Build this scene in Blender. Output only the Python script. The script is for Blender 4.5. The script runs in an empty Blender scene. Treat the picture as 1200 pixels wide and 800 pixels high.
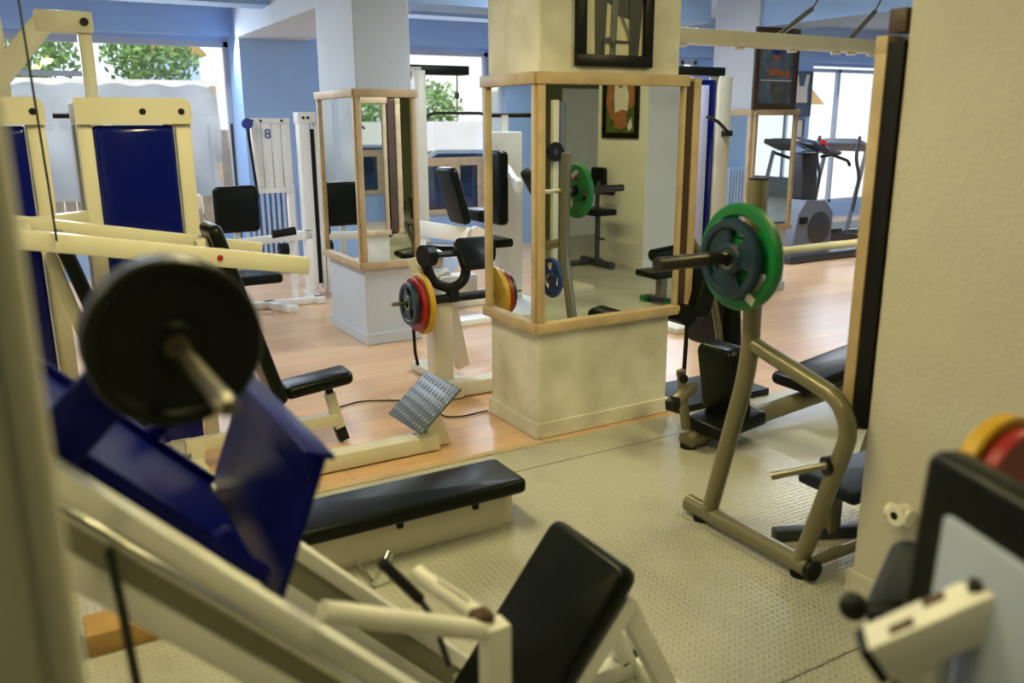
import bpy, bmesh, math, random
from mathutils import Vector, Matrix
random.seed(7)
PI = math.pi
V = Vector
SC = bpy.context.scene
COL = SC.collection

# ------------------------------------------------------------------ materials
def mat(name, col, rough=0.5, metal=0.0, var=0.0, scale=6.0, bump=0.0, bscale=40.0, col2=None, coat=0.0, spec=0.5):
    m = bpy.data.materials.new(name); m.use_nodes = True
    nt = m.node_tree; N = nt.nodes; L = nt.links
    b = N['Principled BSDF']
    b.inputs['Base Color'].default_value = (*col, 1); b.inputs['Roughness'].default_value = rough
    b.inputs['Metallic'].default_value = metal
    b.inputs['Coat Weight'].default_value = coat
    b.inputs['Specular IOR Level'].default_value = spec
    if var > 0 or bump > 0:
        tc = N.new('ShaderNodeTexCoord')
    if var > 0:
        nz = N.new('ShaderNodeTexNoise'); nz.inputs['Scale'].default_value = scale; nz.inputs['Detail'].default_value = 4
        L.new(tc.outputs['Object'], nz.inputs['Vector'])
        r = N.new('ShaderNodeValToRGB')
        c2 = col2 or tuple(c * (1 - var) for c in col)
        r.color_ramp.elements[0].position = .35; r.color_ramp.elements[0].color = (*c2, 1)
        r.color_ramp.elements[1].position = .65; r.color_ramp.elements[1].color = (*col, 1)
        L.new(nz.outputs['Fac'], r.inputs['Fac']); L.new(r.outputs['Color'], b.inputs['Base Color'])
    if bump > 0:
        n2 = N.new('ShaderNodeTexNoise'); n2.inputs['Scale'].default_value = bscale
        L.new(tc.outputs['Object'], n2.inputs['Vector'])
        bp = N.new('ShaderNodeBump'); bp.inputs['Strength'].default_value = bump; bp.inputs['Distance'].default_value = .01
        L.new(n2.outputs['Fac'], bp.inputs['Height']); L.new(bp.outputs['Normal'], b.inputs['Normal'])
    return m

M = {}
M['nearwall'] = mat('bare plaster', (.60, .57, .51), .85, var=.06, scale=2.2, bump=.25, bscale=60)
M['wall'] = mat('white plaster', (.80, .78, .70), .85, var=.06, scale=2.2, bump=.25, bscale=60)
M['scuffed'] = mat('scuffed plaster', (.80, .78, .70), .85, var=.32, scale=3.4, bump=.25, bscale=60, col2=(.56, .54, .44))
M['palewall'] = mat('pale blue white plaster', (.56, .61, .68), .8, var=.05, scale=2, bump=.15, bscale=50)
M['blue'] = mat('light blue wall paint', (.34, .52, .84), .7, var=.06, scale=1.5)
M['ceil'] = mat('ceiling paint', (.42, .55, .74), .85)
M['cream'] = mat('cream painted metal', (.70, .66, .52), .38, var=.06, scale=5)
M['white'] = mat('white painted metal', (.88, .87, .82), .35, var=.05, scale=5)
M['chipped'] = mat('chipped white paint', (.86, .84, .77), .42, var=.1, scale=9)
M['rust'] = mat('rusty bare metal', (.10, .055, .03), .8, var=.4, scale=60)
M['bluemetal'] = mat('dark blue gloss metal', (.003, .006, .13), .34, coat=.0, spec=.12, var=.25, scale=4)
M['bluepanel'] = mat('glossy blue plastic', (.003, .007, .14), .15, coat=.0, spec=.3)
M['lavender'] = mat('lavender panel', (.50, .52, .74), .4)
M['vinyl'] = mat('black vinyl', (.006, .008, .006), .30, bump=.10, bscale=25, spec=.14)
M['rubber'] = mat('black rubber', (.006, .007, .006), .5, spec=.25)
M['iron'] = mat('black cast iron', (.005, .006, .004), .42, bump=.15, bscale=90, spec=.3)
M['chrome'] = mat('chrome', (.75, .74, .70), .12, 1.0)
M['steel'] = mat('worn steel', (.36, .33, .25), .32, 1.0, var=.3, scale=20)
M['darksteel'] = mat('dark steel sleeve', (.05, .048, .04), .35, .8)
M['champagne'] = mat('champagne grey metal paint', (.20, .18, .105), .3, .3)
M['green'] = mat('green rubber plate', (.0, .17, .035), .42, var=.15, scale=8)
M['petrol'] = mat('dark petrol blue plate', (.006, .03, .055), .4, var=.2, scale=8)
M['plateblue'] = mat('blue rubber plate', (.01, .04, .2), .4)
M['red'] = mat('red plate', (.36, .012, .012), .4, var=.15, scale=8)
M['yellow'] = mat('yellow plate', (.62, .36, .02), .42, var=.15, scale=8)
M['wood'] = mat('pine trim', (.58, .43, .25), .5, var=.22, scale=7)
M['darkwood'] = mat('dark brown wood', (.07, .035, .018), .5, var=.2, scale=9)
M['block'] = mat('wooden block', (.48, .28, .09), .7, var=.2, scale=9)
M['frame'] = mat('window frame paint', (.46, .50, .58), .5)
M['black'] = mat('black lacquer', (.005, .005, .004), .4, spec=.25)
M['greyplate'] = mat('grey board', (.44, .50, .70), .5, var=.08, scale=6)
M['darkpad'] = mat('dark slate vinyl', (.008, .014, .026), .45, spec=.2)
M['radiator'] = mat('light blue radiator paint', (.42, .56, .78), .35)
M['grey'] = mat('grey plastic', (.13, .15, .19), .4)
M['darkgrey'] = mat('charcoal plastic', (.035, .038, .045), .4)
M['screen'] = mat('screen plastic', (.03, .035, .05), .2)
M['redled'] = mat('red display digits', (.5, .02, .02), .4)
M['plank'] = mat('pale fence planks', (.62, .47, .32), .8, var=.25, scale=5)
M['sheet'] = mat('white plastic sheet', (.66, .69, .72), .4, var=.1, scale=2, bump=.5, bscale=3)
M['outwall'] = mat('whitewashed wall', (.82, .80, .76), .8, var=.06, scale=3)
M['leaf'] = mat('green leaves', (.22, .40, .10), .6, var=.5, scale=3)
M['bark'] = mat('bark', (.2, .13, .08), .9)
M['ground'] = mat('pale paving', (.62, .60, .56), .85, var=.1, scale=2)
M['carpaint'] = mat('dark blue car paint', (.02, .04, .09), .15, coat=.8)
M['carglass'] = mat('dark car glass', (.02, .03, .05), .05)
M['carwhite'] = mat('pale trim', (.75, .78, .8), .3)
M['ink'] = mat('navy print', (.02, .04, .25), .5)
M['paper'] = mat('cream print paper', (.62, .58, .38), .45)
M['printdark'] = mat('dark print', (.03, .035, .035), .45, var=.5, scale=14)
M['printgrey'] = mat('grey print', (.12, .13, .12), .45, var=.4, scale=14)
M['printblue'] = mat('blue grey print', (.14, .20, .28), .4, var=.45, scale=9)
M['printorange'] = mat('orange print', (.5, .16, .05), .4, var=.4, scale=16)
M['skin'] = mat('printed skin tone', (.42, .16, .07), .45, var=.2, scale=10)
M['printwhite'] = mat('white print', (.72, .68, .62), .45)
M['printgreen'] = mat('green print', (.10, .16, .04), .45, var=.5, scale=14)
M['jerseygrey'] = mat('slate print', (.10, .15, .22), .45, var=.3, scale=8)
M['lampshade'] = mat('lamp body', (.8, .8, .78), .4)
M['plastic'] = mat('white plastic', (.78, .75, .66), .4)
M['webshade'] = mat('rail paint with channel shade', (.30, .29, .20), .4)  # rail paint darkened: shade of the recessed channel put into the colour
M['cable'] = mat('black cable', (.01, .01, .01), .5)

def mirror_mat():
    m = bpy.data.materials.new('mirror glass'); m.use_nodes = True
    b = m.node_tree.nodes['Principled BSDF']
    b.inputs['Base Color'].default_value = (.84, .87, .82, 1); b.inputs['Metallic'].default_value = 1; b.inputs['Roughness'].default_value = .015
    return m
M['mirror'] = mirror_mat()

def glass_mat():
    m = bpy.data.materials.new('window glass'); m.use_nodes = True
    nt = m.node_tree; N = nt.nodes; L = nt.links
    for n in list(N): N.remove(n)
    o = N.new('ShaderNodeOutputMaterial'); mx = N.new('ShaderNodeMixShader')
    t = N.new('ShaderNodeBsdfTransparent'); g = N.new('ShaderNodeBsdfGlossy')
    g.inputs['Roughness'].default_value = .02
    mx.inputs[0].default_value = .05; L.new(t.outputs[0], mx.inputs[1]); L.new(g.outputs[0], mx.inputs[2])
    L.new(mx.outputs[0], o.inputs[0])
    return m
M['glass'] = glass_mat()

def wood_floor_mat():
    m = bpy.data.materials.new('laminate wood floor'); m.use_nodes = True
    nt = m.node_tree; N = nt.nodes; L = nt.links; b = N['Principled BSDF']
    tc = N.new('ShaderNodeTexCoord')
    br = N.new('ShaderNodeTexBrick'); br.inputs['Scale'].default_value = 1
    br.inputs['Brick Width'].default_value = 1.2; br.inputs['Row Height'].default_value = .19; br.inputs['Mortar Size'].default_value = .002
    br.inputs['Color1'].default_value = (.50, .29, .13, 1); br.inputs['Color2'].default_value = (.42, .23, .10, 1); br.inputs['Mortar'].default_value = (.26, .15, .07, 1)
    L.new(tc.outputs['Object'], br.inputs['Vector'])
    mp = N.new('ShaderNodeMapping'); mp.inputs['Scale'].default_value = (1.2, 14, 1); L.new(tc.outputs['Object'], mp.inputs['Vector'])
    nz = N.new('ShaderNodeTexNoise'); nz.inputs['Scale'].default_value = 3; nz.inputs['Detail'].default_value = 5; L.new(mp.outputs[0], nz.inputs['Vector'])
    mx = N.new('ShaderNodeMixRGB'); mx.blend_type = 'MULTIPLY'; mx.inputs[0].default_value = .45
    L.new(br.outputs['Color'], mx.inputs[1]); L.new(nz.outputs['Color'], mx.inputs[2])
    hs = N.new('ShaderNodeHueSaturation'); hs.inputs['Saturation'].default_value = .86; hs.inputs['Value'].default_value = 1.85
    L.new(mx.outputs[0], hs.inputs['Color']); L.new(hs.outputs[0], b.inputs['Base Color'])
    b.inputs['Roughness'].default_value = .28
    return m
M['woodfloor'] = wood_floor_mat()
SEAM_Y = 1.75 - .15 - .875

def tread_mat(name, c1, c2, rough, metal, per=.036, seams=False):
    """diamond-plate: short raised lozenges in alternating directions"""
    m = bpy.data.materials.new(name); m.use_nodes = True
    nt = m.node_tree; N = nt.nodes; L = nt.links; b = N['Principled BSDF']
    tc = N.new('ShaderNodeTexCoord')
    def mth(op, a, bb=None):
        n = N.new('ShaderNodeMath'); n.operation = op
        for i, x in enumerate((a, bb)):
            if x is None: continue
            if isinstance(x, (int, float)): n.inputs[i].default_value = x
            else: L.new(x, n.inputs[i])
        return n.outputs[0]
    sx = N.new('ShaderNodeSeparateXYZ'); L.new(tc.outputs['Object'], sx.inputs[0])
    k = 2 * PI / per
    a = mth('MULTIPLY', mth('ADD', sx.outputs[0], sx.outputs[1]), k * .7)
    c = mth('MULTIPLY', mth('SUBTRACT', sx.outputs[0], sx.outputs[1]), k * .7)
    h = mth('MAXIMUM', mth('MULTIPLY', mth('SINE', a), mth('SINE', c)), 0.0)
    h2 = mth('POWER', h, 1.5)
    bp = N.new('ShaderNodeBump'); bp.inputs['Strength'].default_value = .9; bp.inputs['Distance'].default_value = .005
    L.new(h2, bp.inputs['Height']); L.new(bp.outputs['Normal'], b.inputs['Normal'])
    nz = N.new('ShaderNodeTexNoise'); nz.inputs['Scale'].default_value = 1.6; nz.inputs['Detail'].default_value = 6; L.new(tc.outputs['Object'], nz.inputs['Vector'])
    r = N.new('ShaderNodeValToRGB'); r.color_ramp.elements[0].position = .35; r.color_ramp.elements[0].color = (*c2, 1)
    r.color_ramp.elements[1].position = .6; r.color_ramp.elements[1].color = (*c1, 1)
    L.new(nz.outputs['Fac'], r.inputs['Fac']); L.new(r.outputs['Color'], b.inputs['Base Color'])
    if seams:
        # dark joints between the rubber sheets
        sep = N.new('ShaderNodeTexNoise'); sep.inputs['Scale'].default_value = 9; L.new(tc.outputs['Object'], sep.inputs['Vector'])
        yy = mth('ADD', sx.outputs[1], mth('MULTIPLY', sep.outputs['Fac'], .012))
        wr = mth('MODULO', mth('ADD', yy, 100.0 - SEAM_Y), 1.75)
        d = mth('LESS_THAN', mth('ABSOLUTE', mth('SUBTRACT', wr, .875)), .0035)
        mxx = N.new('ShaderNodeMixRGB'); mxx.inputs[2].default_value = (.05, .045, .03, 1)
        L.new(d, mxx.inputs[0]); L.new(r.outputs['Color'], mxx.inputs[1]); L.new(mxx.outputs[0], b.inputs['Base Color'])
    b.inputs['Roughness'].default_value = rough; b.inputs['Metallic'].default_value = metal
    return m
M['tread'] = tread_mat('grey studded rubber floor', (.52, .51, .43), (.40, .39, .32), .30, 0, .034, seams=True)
M['treadplate'] = tread_mat('diamond tread plate', (.16, .18, .20), (.11, .12, .14), .40, .4, .046)
M['shadedwall'] = mat('olive shadow wall', (.15, .155, .06), .85)  # dark olive colour stands in for the unlit front end of the room

# ------------------------------------------------------------------ mesh builder
class G:
    def __init__(s): s.bm = bmesh.new()
    def _merge(s, b2):
        me = bpy.data.meshes.new('t'); b2.to_mesh(me); b2.free(); s.bm.from_mesh(me); bpy.data.meshes.remove(me); return s
    def obox(s, c, u, v, n, su, sv, sn, bev=0, seg=2):
        """box centred on c with full sizes su, sv, sn along u, v, n"""
        b = bmesh.new(); bmesh.ops.create_cube(b, size=1)
        if bev: pass
        for w in b.verts: w.co = V((w.co.x * su, w.co.y * sv, w.co.z * sn))
        if bev: bmesh.ops.bevel(b, geom=list(b.edges), offset=bev, segments=seg, profile=.5, affect='EDGES')
        u, v, n = V(u).normalized(), V(v).normalized(), V(n).normalized()
        mx = Matrix((u, v, n)).transposed().to_4x4(); mx.translation = V(c)
        bmesh.ops.transform(b, matrix=mx, verts=b.verts)
        return s._merge(b)
    def box(s, lo, hi, bev=0, seg=2):
        lo, hi = V(lo), V(hi); d = hi - lo
        return s.obox((lo + hi) / 2, (1, 0, 0), (0, 1, 0), (0, 0, 1), d.x, d.y, d.z, bev, seg)
    def bar(s, p, q, w, h, up=(0, 0, 1), bev=.004):
        p, q = V(p), V(q); d = q - p; t = d.normalized(); up = V(up)
        if abs(t.dot(up.normalized())) > .98: up = V((1, 0, 0))
        side = t.cross(up).normalized(); up2 = side.cross(t).normalized()
        return s.obox((p + q) / 2, t, side, up2, d.length, w, h, bev, 2)
    def pad(s, c, u, v, su, sv, sn, bev=.02, n=None):
        u, v = V(u).normalized(), V(v).normalized(); n = u.cross(v).normalized() ; v = n.cross(u)
        b = bmesh.new(); bmesh.ops.create_cube(b, size=1)
        for w in b.verts: w.co = V((w.co.x * su, w.co.y * sv, w.co.z * sn))
        ver = [e for e in b.edges if abs((e.verts[0].co - e.verts[1].co).z) > sn * .5]
        bmesh.ops.bevel(b, geom=ver, offset=min(bev * 1.6, su * .3, sv * .3), segments=4, profile=.5, affect='EDGES')
        flat = [e for e in b.edges if abs(e.verts[0].co.z - e.verts[1].co.z) < 1e-6 and len(e.link_faces) == 2 and abs(e.calc_face_angle(0)) > .5]
        bmesh.ops.bevel(b, geom=flat, offset=min(bev, sn * .45), segments=3, profile=.5, affect='EDGES')
        mx = Matrix((u, v, n)).transposed().to_4x4(); mx.translation = V(c)
        bmesh.ops.transform(b, matrix=mx, verts=b.verts)
        return s._merge(b)
    def tube(s, pts, r, seg=12, bend=0.0, cap=True, r2=None):
        pts = [V(p) for p in pts]
        if bend > 0 and len(pts) > 2:
            o = [pts[0]]
            for i in range(1, len(pts) - 1):
                a, b, c = pts[i - 1], pts[i], pts[i + 1]
                k = min(bend, (a - b).length * .48, (c - b).length * .48)
                p0 = b + (a - b).normalized() * k; p2 = b + (c - b).normalized() * k
                for t in [j / 8 for j in range(9)]: o.append(p0 * (1 - t) ** 2 + b * 2 * t * (1 - t) + p2 * t * t)
            o.append(pts[-1]); pts = o
        n = len(pts); rings = []; nrm = None
        for i, p in enumerate(pts):
            t = (pts[min(i + 1, n - 1)] - pts[max(i - 1, 0)]).normalized()
            if nrm is None:
                nrm = t.orthogonal().normalized()
            nrm = (nrm - t * nrm.dot(t)).normalized(); bn = t.cross(nrm)
            rr = r if r2 is None else r + (r2 - r) * i / (n - 1)
            rings.append([s.bm.verts.new(p + (nrm * math.cos(2 * PI * k / seg) + bn * math.sin(2 * PI * k / seg)) * rr) for k in range(seg)])
        for a, b in zip(rings, rings[1:]):
            for k in range(seg): s.bm.faces.new((a[k], a[(k + 1) % seg], b[(k + 1) % seg], b[k]))
        if cap:
            s.bm.faces.new(list(reversed(rings[0]))); s.bm.faces.new(rings[-1])
        return s
    def cyl(s, p, q, r, r2=None, seg=20): return s.tube([p, q], r, seg, r2=r2)
    def lathe(s, c, ax, prof, seg=40, closed=False):
        """prof: list of (radius, offset along ax)"""
        c, ax = V(c), V(ax).normalized(); a = ax.orthogonal().normalized(); b = ax.cross(a)
        rings = []
        for r, t in prof:
            if r < 1e-6: rings.append([s.bm.verts.new(c + ax * t)])
            else: rings.append([s.bm.verts.new(c + ax * t + (a * math.cos(2 * PI * k / seg) + b * math.sin(2 * PI * k / seg)) * r) for k in range(seg)])
        pairs = list(zip(rings, rings[1:]))
        if closed: pairs.append((rings[-1], rings[0]))
        for A, B in pairs:
            for k in range(seg):
                k2 = (k + 1) % seg
                if len(A) == 1 and len(B) == 1: continue
                if len(A) == 1: s.bm.faces.new((A[0], B[k2], B[k]))
                elif len(B) == 1: s.bm.faces.new((A[k], A[k2], B[0]))
                else: s.bm.faces.new((A[k], A[k2], B[k2], B[k]))
        return s
    def ball(s, c, r, sc=(1, 1, 1), seg=16):
        b = bmesh.new(); bmesh.ops.create_uvsphere(b, u_segments=seg, v_segments=max(8, seg // 2), radius=r)
        for w in b.verts: w.co = V((w.co.x * sc[0], w.co.y * sc[1], w.co.z * sc[2])) + V(c)
        return s._merge(b)
    def prism(s, poly, o, u, v, th):
        """polygon (2D) in plane o,u,v extruded by th along u x v"""
        o, u, v = V(o), V(u).normalized(), V(v).normalized(); n = u.cross(v).normalized()
        A = [s.bm.verts.new(o + u * x + v * y) for x, y in poly]; B = [s.bm.verts.new(w.co + n * th) for w in A]
        k = len(poly)
        s.bm.faces.new(A); s.bm.faces.new(list(reversed(B)))
        for i in range(k): s.bm.faces.new((A[i], A[(i + 1) % k], B[(i + 1) % k], B[i]))
        return s

OFF = {}
def link(o): COL.objects.link(o); return o
def part(name, g, m, parent=None, smooth=True, label=None):
    """one mesh object; parent None -> top level with its origin at the base"""
    bm = g.bm
    bmesh.ops.recalc_face_normals(bm, faces=bm.faces)
    if parent is not None: off = OFF[parent.name]
    else:
        xs = [v.co for v in bm.verts]
        lo = V((min(c.x for c in xs), min(c.y for c in xs), min(c.z for c in xs))); hi = V((max(c.x for c in xs), max(c.y for c in xs), max(c.z for c in xs)))
        off = V(((lo.x + hi.x) / 2, (lo.y + hi.y) / 2, lo.z))
    for v in bm.verts: v.co -= off
    me = bpy.data.meshes.new(name); bm.to_mesh(me); bm.free()
    if smooth:
        me.polygons.foreach_set('use_smooth', [True] * len(me.polygons))
        me.set_sharp_from_angle(angle=math.radians(38))
    me.materials.append(M[m] if isinstance(m, str) else m)
    o = link(bpy.data.objects.new(name, me))
    if parent is not None: o.parent = parent
    else: o.location = off
    OFF[o.name] = off
    if label: o['label'] = label
    return o
def tag(o, label, cat, group=None):
    o['label'] = label; o['category'] = cat
    if group: o['group'] = group
    return o
def thing(name, label, cat, loc, group=None):
    o = link(bpy.data.objects.new(name, None)); o.location = V(loc); o.empty_display_size = .1
    OFF[o.name] = V(loc)
    return tag(o, label, cat, group)
def struct(name, g, m, smooth=False):
    o = part(name, g, m, None, smooth); o['kind'] = 'structure'; return o
def copy_tree(o, delta, parent=None, skip=()):
    c = o.copy(); link(c)
    if parent is None: c.location = o.location + V(delta)
    else: c.parent = parent
    OFF[c.name] = OFF[o.name] + (V(delta))
    for ch in list(o.children):
        if ch.name.split('.')[0] not in skip: copy_tree(ch, delta, c)
    return c
X, Y, Z = V((1, 0, 0)), V((0, 1, 0)), V((0, 0, 1))

def text_part(s, body, c, u, v, size, m, parent, name, depth=.002):
    cu = bpy.data.curves.new('t', 'FONT'); cu.body = body; cu.size = size; cu.extrude = depth; cu.align_x = 'CENTER'; cu.align_y = 'CENTER'
    t = bpy.data.objects.new('t', cu); link(t); dg = bpy.context.evaluated_depsgraph_get(); dg.update()
    me = bpy.data.meshes.new_from_object(t.evaluated_get(dg)); bpy.data.objects.remove(t); bpy.data.curves.remove(cu)
    g = G(); g.bm.from_mesh(me); bpy.data.meshes.remove(me)
    u, v = V(u).normalized(), V(v).normalized(); n = u.cross(v)
    mx = Matrix((u, v, n)).transposed().to_4x4(); mx.translation = V(c)
    bmesh.ops.transform(g.bm, matrix=mx, verts=g.bm.verts)
    return part(name, g, m, parent, False)

# ------------------------------------------------------------------ the room
def build_room():
    # rubber floor near, laminate floor beyond y = 3.52
    struct('floor_rubber', G().box((-2.6, -3.2, -.1), (14.6, 3.50, 0)), 'tread')
    struct('floor', G().box((-2.6, 3.50, -.1), (14.6, 10.0, -.002)), 'woodfloor')
    struct('trim_1', G().box((-2.6, 3.485, -.004), (2.30, 3.525, .006), .002), 'wood')
    struct('ceiling', G().box((-2.6, -3.2, 2.78), (14.6, 10.1, 2.9)), 'ceil')
    # back wall with three window openings (outdoor side)
    g = G()
    y0, y1 = 10.0, 10.15
    top = 2.46
    for a, b in ((-2.6, -1.3), (2.24, 3.10), (5.46, 6.2), (8.95, 11.25), (14.0, 14.6)): g.box((a, y0, 0), (b, y1, top))
    g.box((-2.6, y0, top), (14.6, y1, 2.78))
    for a, b, z in ((-1.3, 2.24, .40), (3.10, 5.46, .42), (6.2, 8.95, .4), (11.25, 14.0, .25)): g.box((a, y0, 0), (b, y1, z))
    struct('wall_back', g, 'blue')
    struct('wall_left', G().box((-2.75, -3.2, 0), (-2.6, 10.1, 2.78)), 'wall')
    g = G()
    for a, b, z0, z1 in ((-3.2, -3.0, 0, 2.78), (-.9, 10.1, 0, 2.78), (-3.0, -.9, 0, .35), (-3.0, -.9, 2.4, 2.78)): g.box((14.6, a, z0), (14.75, b, z1))
    struct('wall_right', g, 'palewall')
    struct('wall_front', G().box((-2.6, -3.35, 0), (14.6, -3.2, 2.78)), 'shadedwall')
    # piers between the windows
    struct('wall_pier', G().box((2.23, 9.50, 0), (3.12, 10.0, 2.78)), 'blue')
    struct('wall_pier_2', G().box((9.75, 9.50, 0), (10.82, 10.0, 2.78)), 'blue')
    struct('wall_pier_3', G().box((5.52, 9.6, 0), (6.15, 10.0, 2.78)), 'blue')
    # beams
    struct('trim_beam', G().box((2.2, 6.66, 2.46), (2.95, 9.5, 2.78)), 'palewall')
    struct('trim_beam_2', G().box((-2.6, 8.1, 2.62), (14.6, 8.4, 2.78)), 'blue')
    struct('trim_beam_3', G().box((5.9, -3.2, 2.40), (6.35, 5.8, 2.78)), 'blue')
    struct('trim_beam_4', G().box((2.56, 5.9, 2.42), (5.4, 6.3, 2.78)), 'blue')
    struct('trim_beam_5', G().box((-2.6, 9.80, 2.50), (14.6, 10.0, 2.78)), 'blue')

def window(n, x0, x1, z0, z1, mull, trans=()):
    g = G(); y0, y1 = 10.03, 10.10; f = .055
    g.box((x0, y0, z0), (x1, y1, z0 + f)); g.box((x0, y0, z1 - f), (x1, y1, z1))
    for xx in [x0 + f / 2, x1 - f / 2] + list(mull): g.box((xx - f / 2, y0, z0), (xx + f / 2, y1, z1))
    for a, b, z in trans: g.box((a, y0, z - .025), (b, y1, z + .025))
    w = struct('window_%d' % n, g, 'frame')
    p = part('pane', G().box((x0 + .02, 10.06, z0 + .02), (x1 - .02, 10.066, z1 - .02)), 'glass', w, False)
    return w

build_room()
window(1, -1.3, 2.24, .40, 2.46, (.85,), ((-1.3, .85, 2.10),))
window(2, 3.10, 5.46, .42, 2.46, (), ())
window(3, 6.2, 8.95, .40, 2.46, (7.2, 8.68), ())
window(4, 11.25, 14.0, .25, 2.42, (12.06, 13.3), ())
g = G()
for a, b in (((14.63, -3.0, .35), (14.7, -.9, .41)), ((14.63, -3.0, 2.34), (14.7, -.9, 2.4)), ((14.63, -3.0, .41), (14.7, -2.94, 2.34)), ((14.63, -.96, .41), (14.7, -.9, 2.34)), ((14.63, -1.98, .41), (14.7, -1.92, 2.34))): g.box(a, b)
w = struct('window_5', g, 'frame'); part('pane', G().box((14.66, -2.98, .37), (14.666, -.92, 2.38)), 'glass', w, False)

# wooden sash low in the second window: part of the window structure
g = G()
for a, b in (((4.42, 9.965, 1.07), (5.36, 10.005, 1.17)), ((4.42, 9.965, .47), (5.36, 10.005, .52)), ((4.42, 9.965, .52), (4.50, 10.005, 1.07)),
             ((5.27, 9.965, .52), (5.36, 10.005, 1.07)), ((4.84, 9.965, .52), (5.00, 10.005, 1.07))): g.box(a, b)
o = struct('trim_sash', g, 'wood')

# ------------------------------------------------------------------ pillars and mirrors
def pillar(tagname, x0, y0, x1, y1, m, mlow, base=True):
    struct('wall_pillar_' + tagname, G().box((x0, y0, 0), (x1, y1, 2.78), .008), m)
    if base:
        b = G()
        e = .014
        b.box((x0 - e, y0 - e, 0), (x1 + e, y0, .085), .004); b.box((x0 - e, y1, 0), (x1 + e, y1 + e, .085), .004)
        b.box((x0 - e, y0, 0), (x0, y1, .085), .004); b.box((x1, y0, 0), (x1 + e, y1, .085), .004)
        struct('baseboard_' + tagname, b, m)

def wall_mirror(label, axis, plane, sgn, a0, a1, z0=.575, z1=1.825, proud=.03, wr=.035):
    """a mirror on a pillar face; axis 'x' means the face lies at x=plane and spans y from a0 to a1; sgn = outward direction"""
    def bx(g, a, b, za, zb, d0, d1, bev=.003):
        lo, hi = (plane + sgn * d0), (plane + sgn * d1); lo, hi = min(lo, hi), max(lo, hi)
        if axis == 'x': g.box((lo, a, za), (hi, b, zb), bev)
        else: g.box((a, lo, za), (b, hi, zb), bev)
    loc = (plane + sgn * .01, (a0 + a1) / 2, z0) if axis == 'x' else ((a0 + a1) / 2, plane + sgn * .01, z0)
    t = thing('wall_mirror', label, 'mirror', loc, None)
    w = .035
    g = G()
    bx(g, a0 - .02, a1 + .02, z1 - .05, z1 + .005, 0, proud + .012); bx(g, a0 - .02, a1 + .02, z0 - .005, z0 + .045, 0, proud + .012)
    bx(g, a0 - .01, a0 + w - .01, z0 + .045, z1 - .05, 0, proud); bx(g, a1 - wr + .01, a1 + .01, z0 + .045, z1 - .05, 0, proud)
    part('frame', g, 'wood', t)
    g = G(); bx(g, a0 + w - .015, a1 - wr + .015, z0 + .04, z1 - .045, .002, .012, 0); part('mirror_glass', g, 'mirror', t, False)
    return t

# middle pillar
pillar('middle', 2.21, 3.56, 3.06, 4.06, 'scuffed', 'scuffed')
wall_mirror('wood framed mirror on the front of the middle pillar, reflecting the barbell rack', 'y', 3.56, -1, 2.205, 3.083, wr=.018)
wall_mirror('narrow wood framed mirror on the window side of the middle pillar', 'x', 2.21, -1, 3.56, 4.06)
t = thing('wall_mirror', 'brown backed pine framed mirror edge-on on the right side of the middle pillar', 'mirror', (3.12, 3.80, .575))
part('backing', G().box((3.09, 3.562, .60), (3.165, 4.05, 1.80), .003), 'darkwood', t, False, 'dark brown backing')
g = G()
for a, b in (((3.165, 3.555, .575), (3.215, 4.06, .625)), ((3.165, 3.555, 1.77), (3.215, 4.06, 1.82)), ((3.165, 3.555, .625), (3.215, 3.60, 1.77)), ((3.165, 4.015, .625), (3.215, 4.06, 1.77))): g.box(a, b, .003)
part('frame', g, 'wood', t)
part('mirror_glass', G().box((3.165, 3.60, .62), (3.20, 4.02, 1.775)), 'mirror', t, False)
wall_mirror('pine framed mirror on the back of the middle pillar', 'y', 4.06, 1, 2.22, 3.05)
# blue-white pillar behind
pillar('blue', 2.145, 5.855, 2.56, 6.66, 'palewall', 'palewall')
wall_mirror('wood framed mirror on the front of the pale blue pillar', 'y', 5.855, -1, 2.14, 2.57)
wall_mirror('wood framed mirror on the left side of the pale blue pillar, reflecting the fence outside', 'x', 2.145, -1, 5.855, 6.66)
# far right pillar
pillar('far', 5.88, 5.80, 6.41, 6.36, 'palewall', 'palewall')
wall_mirror('dark wood framed mirror on the left side of the far pillar', 'x', 5.88, -1, 5.81, 6.35, .64, 1.70)
wall_mirror('wood framed mirror on the front of the far pillar beside the elliptical trainer', 'y', 5.80, -1, 5.885, 6.41, .60, 1.70)
# right foreground pillar
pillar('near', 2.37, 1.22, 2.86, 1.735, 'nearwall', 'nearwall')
t = thing('wall_mirror', 'mirror in a black backed pine frame seen edge-on on the near right pillar', 'mirror', (2.6, 1.76, .575))
g = G(); g.box((2.352, 1.79, .575), (2.89, 1.832, .625), .003); g.box((2.352, 1.79, 1.80), (2.89, 1.832, 1.85), .003)
g.box((2.352, 1.79, .625), (2.39, 1.832, 1.80), .003); g.box((2.85, 1.79, .625), (2.89, 1.832, 1.80), .003); part('frame', g, 'wood', t)
part('backing', G().box((2.358, 1.737, .60), (2.88, 1.79, 1.83)), 'black', t, False, 'black backing')
part('mirror_glass', G().box((2.39, 1.79, .625), (2.85, 1.824, 1.80)), 'mirror', t, False)
tag(part('wooden_block', G().box((2.36, 1.74, 1.855), (2.43, 1.80, 1.925), .003), 'darkwood'), 'small brown wooden block above the edge-on mirror on the near right pillar', 'block')
# pillar far behind the rack, seen only in the front mirror, with the torso poster
struct('wall_pillar_right', G().box((6.0, -1.27, 0), (6.9, -.36, 2.4), .006), 'wall')
g = G().box((5.985, -1.28, 0), (6.0, -.35, .08), .003); g.box((5.985, -.36, 0), (6.9, -.345, .08), .003)
struct('baseboard_right', g, 'wall')

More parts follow.
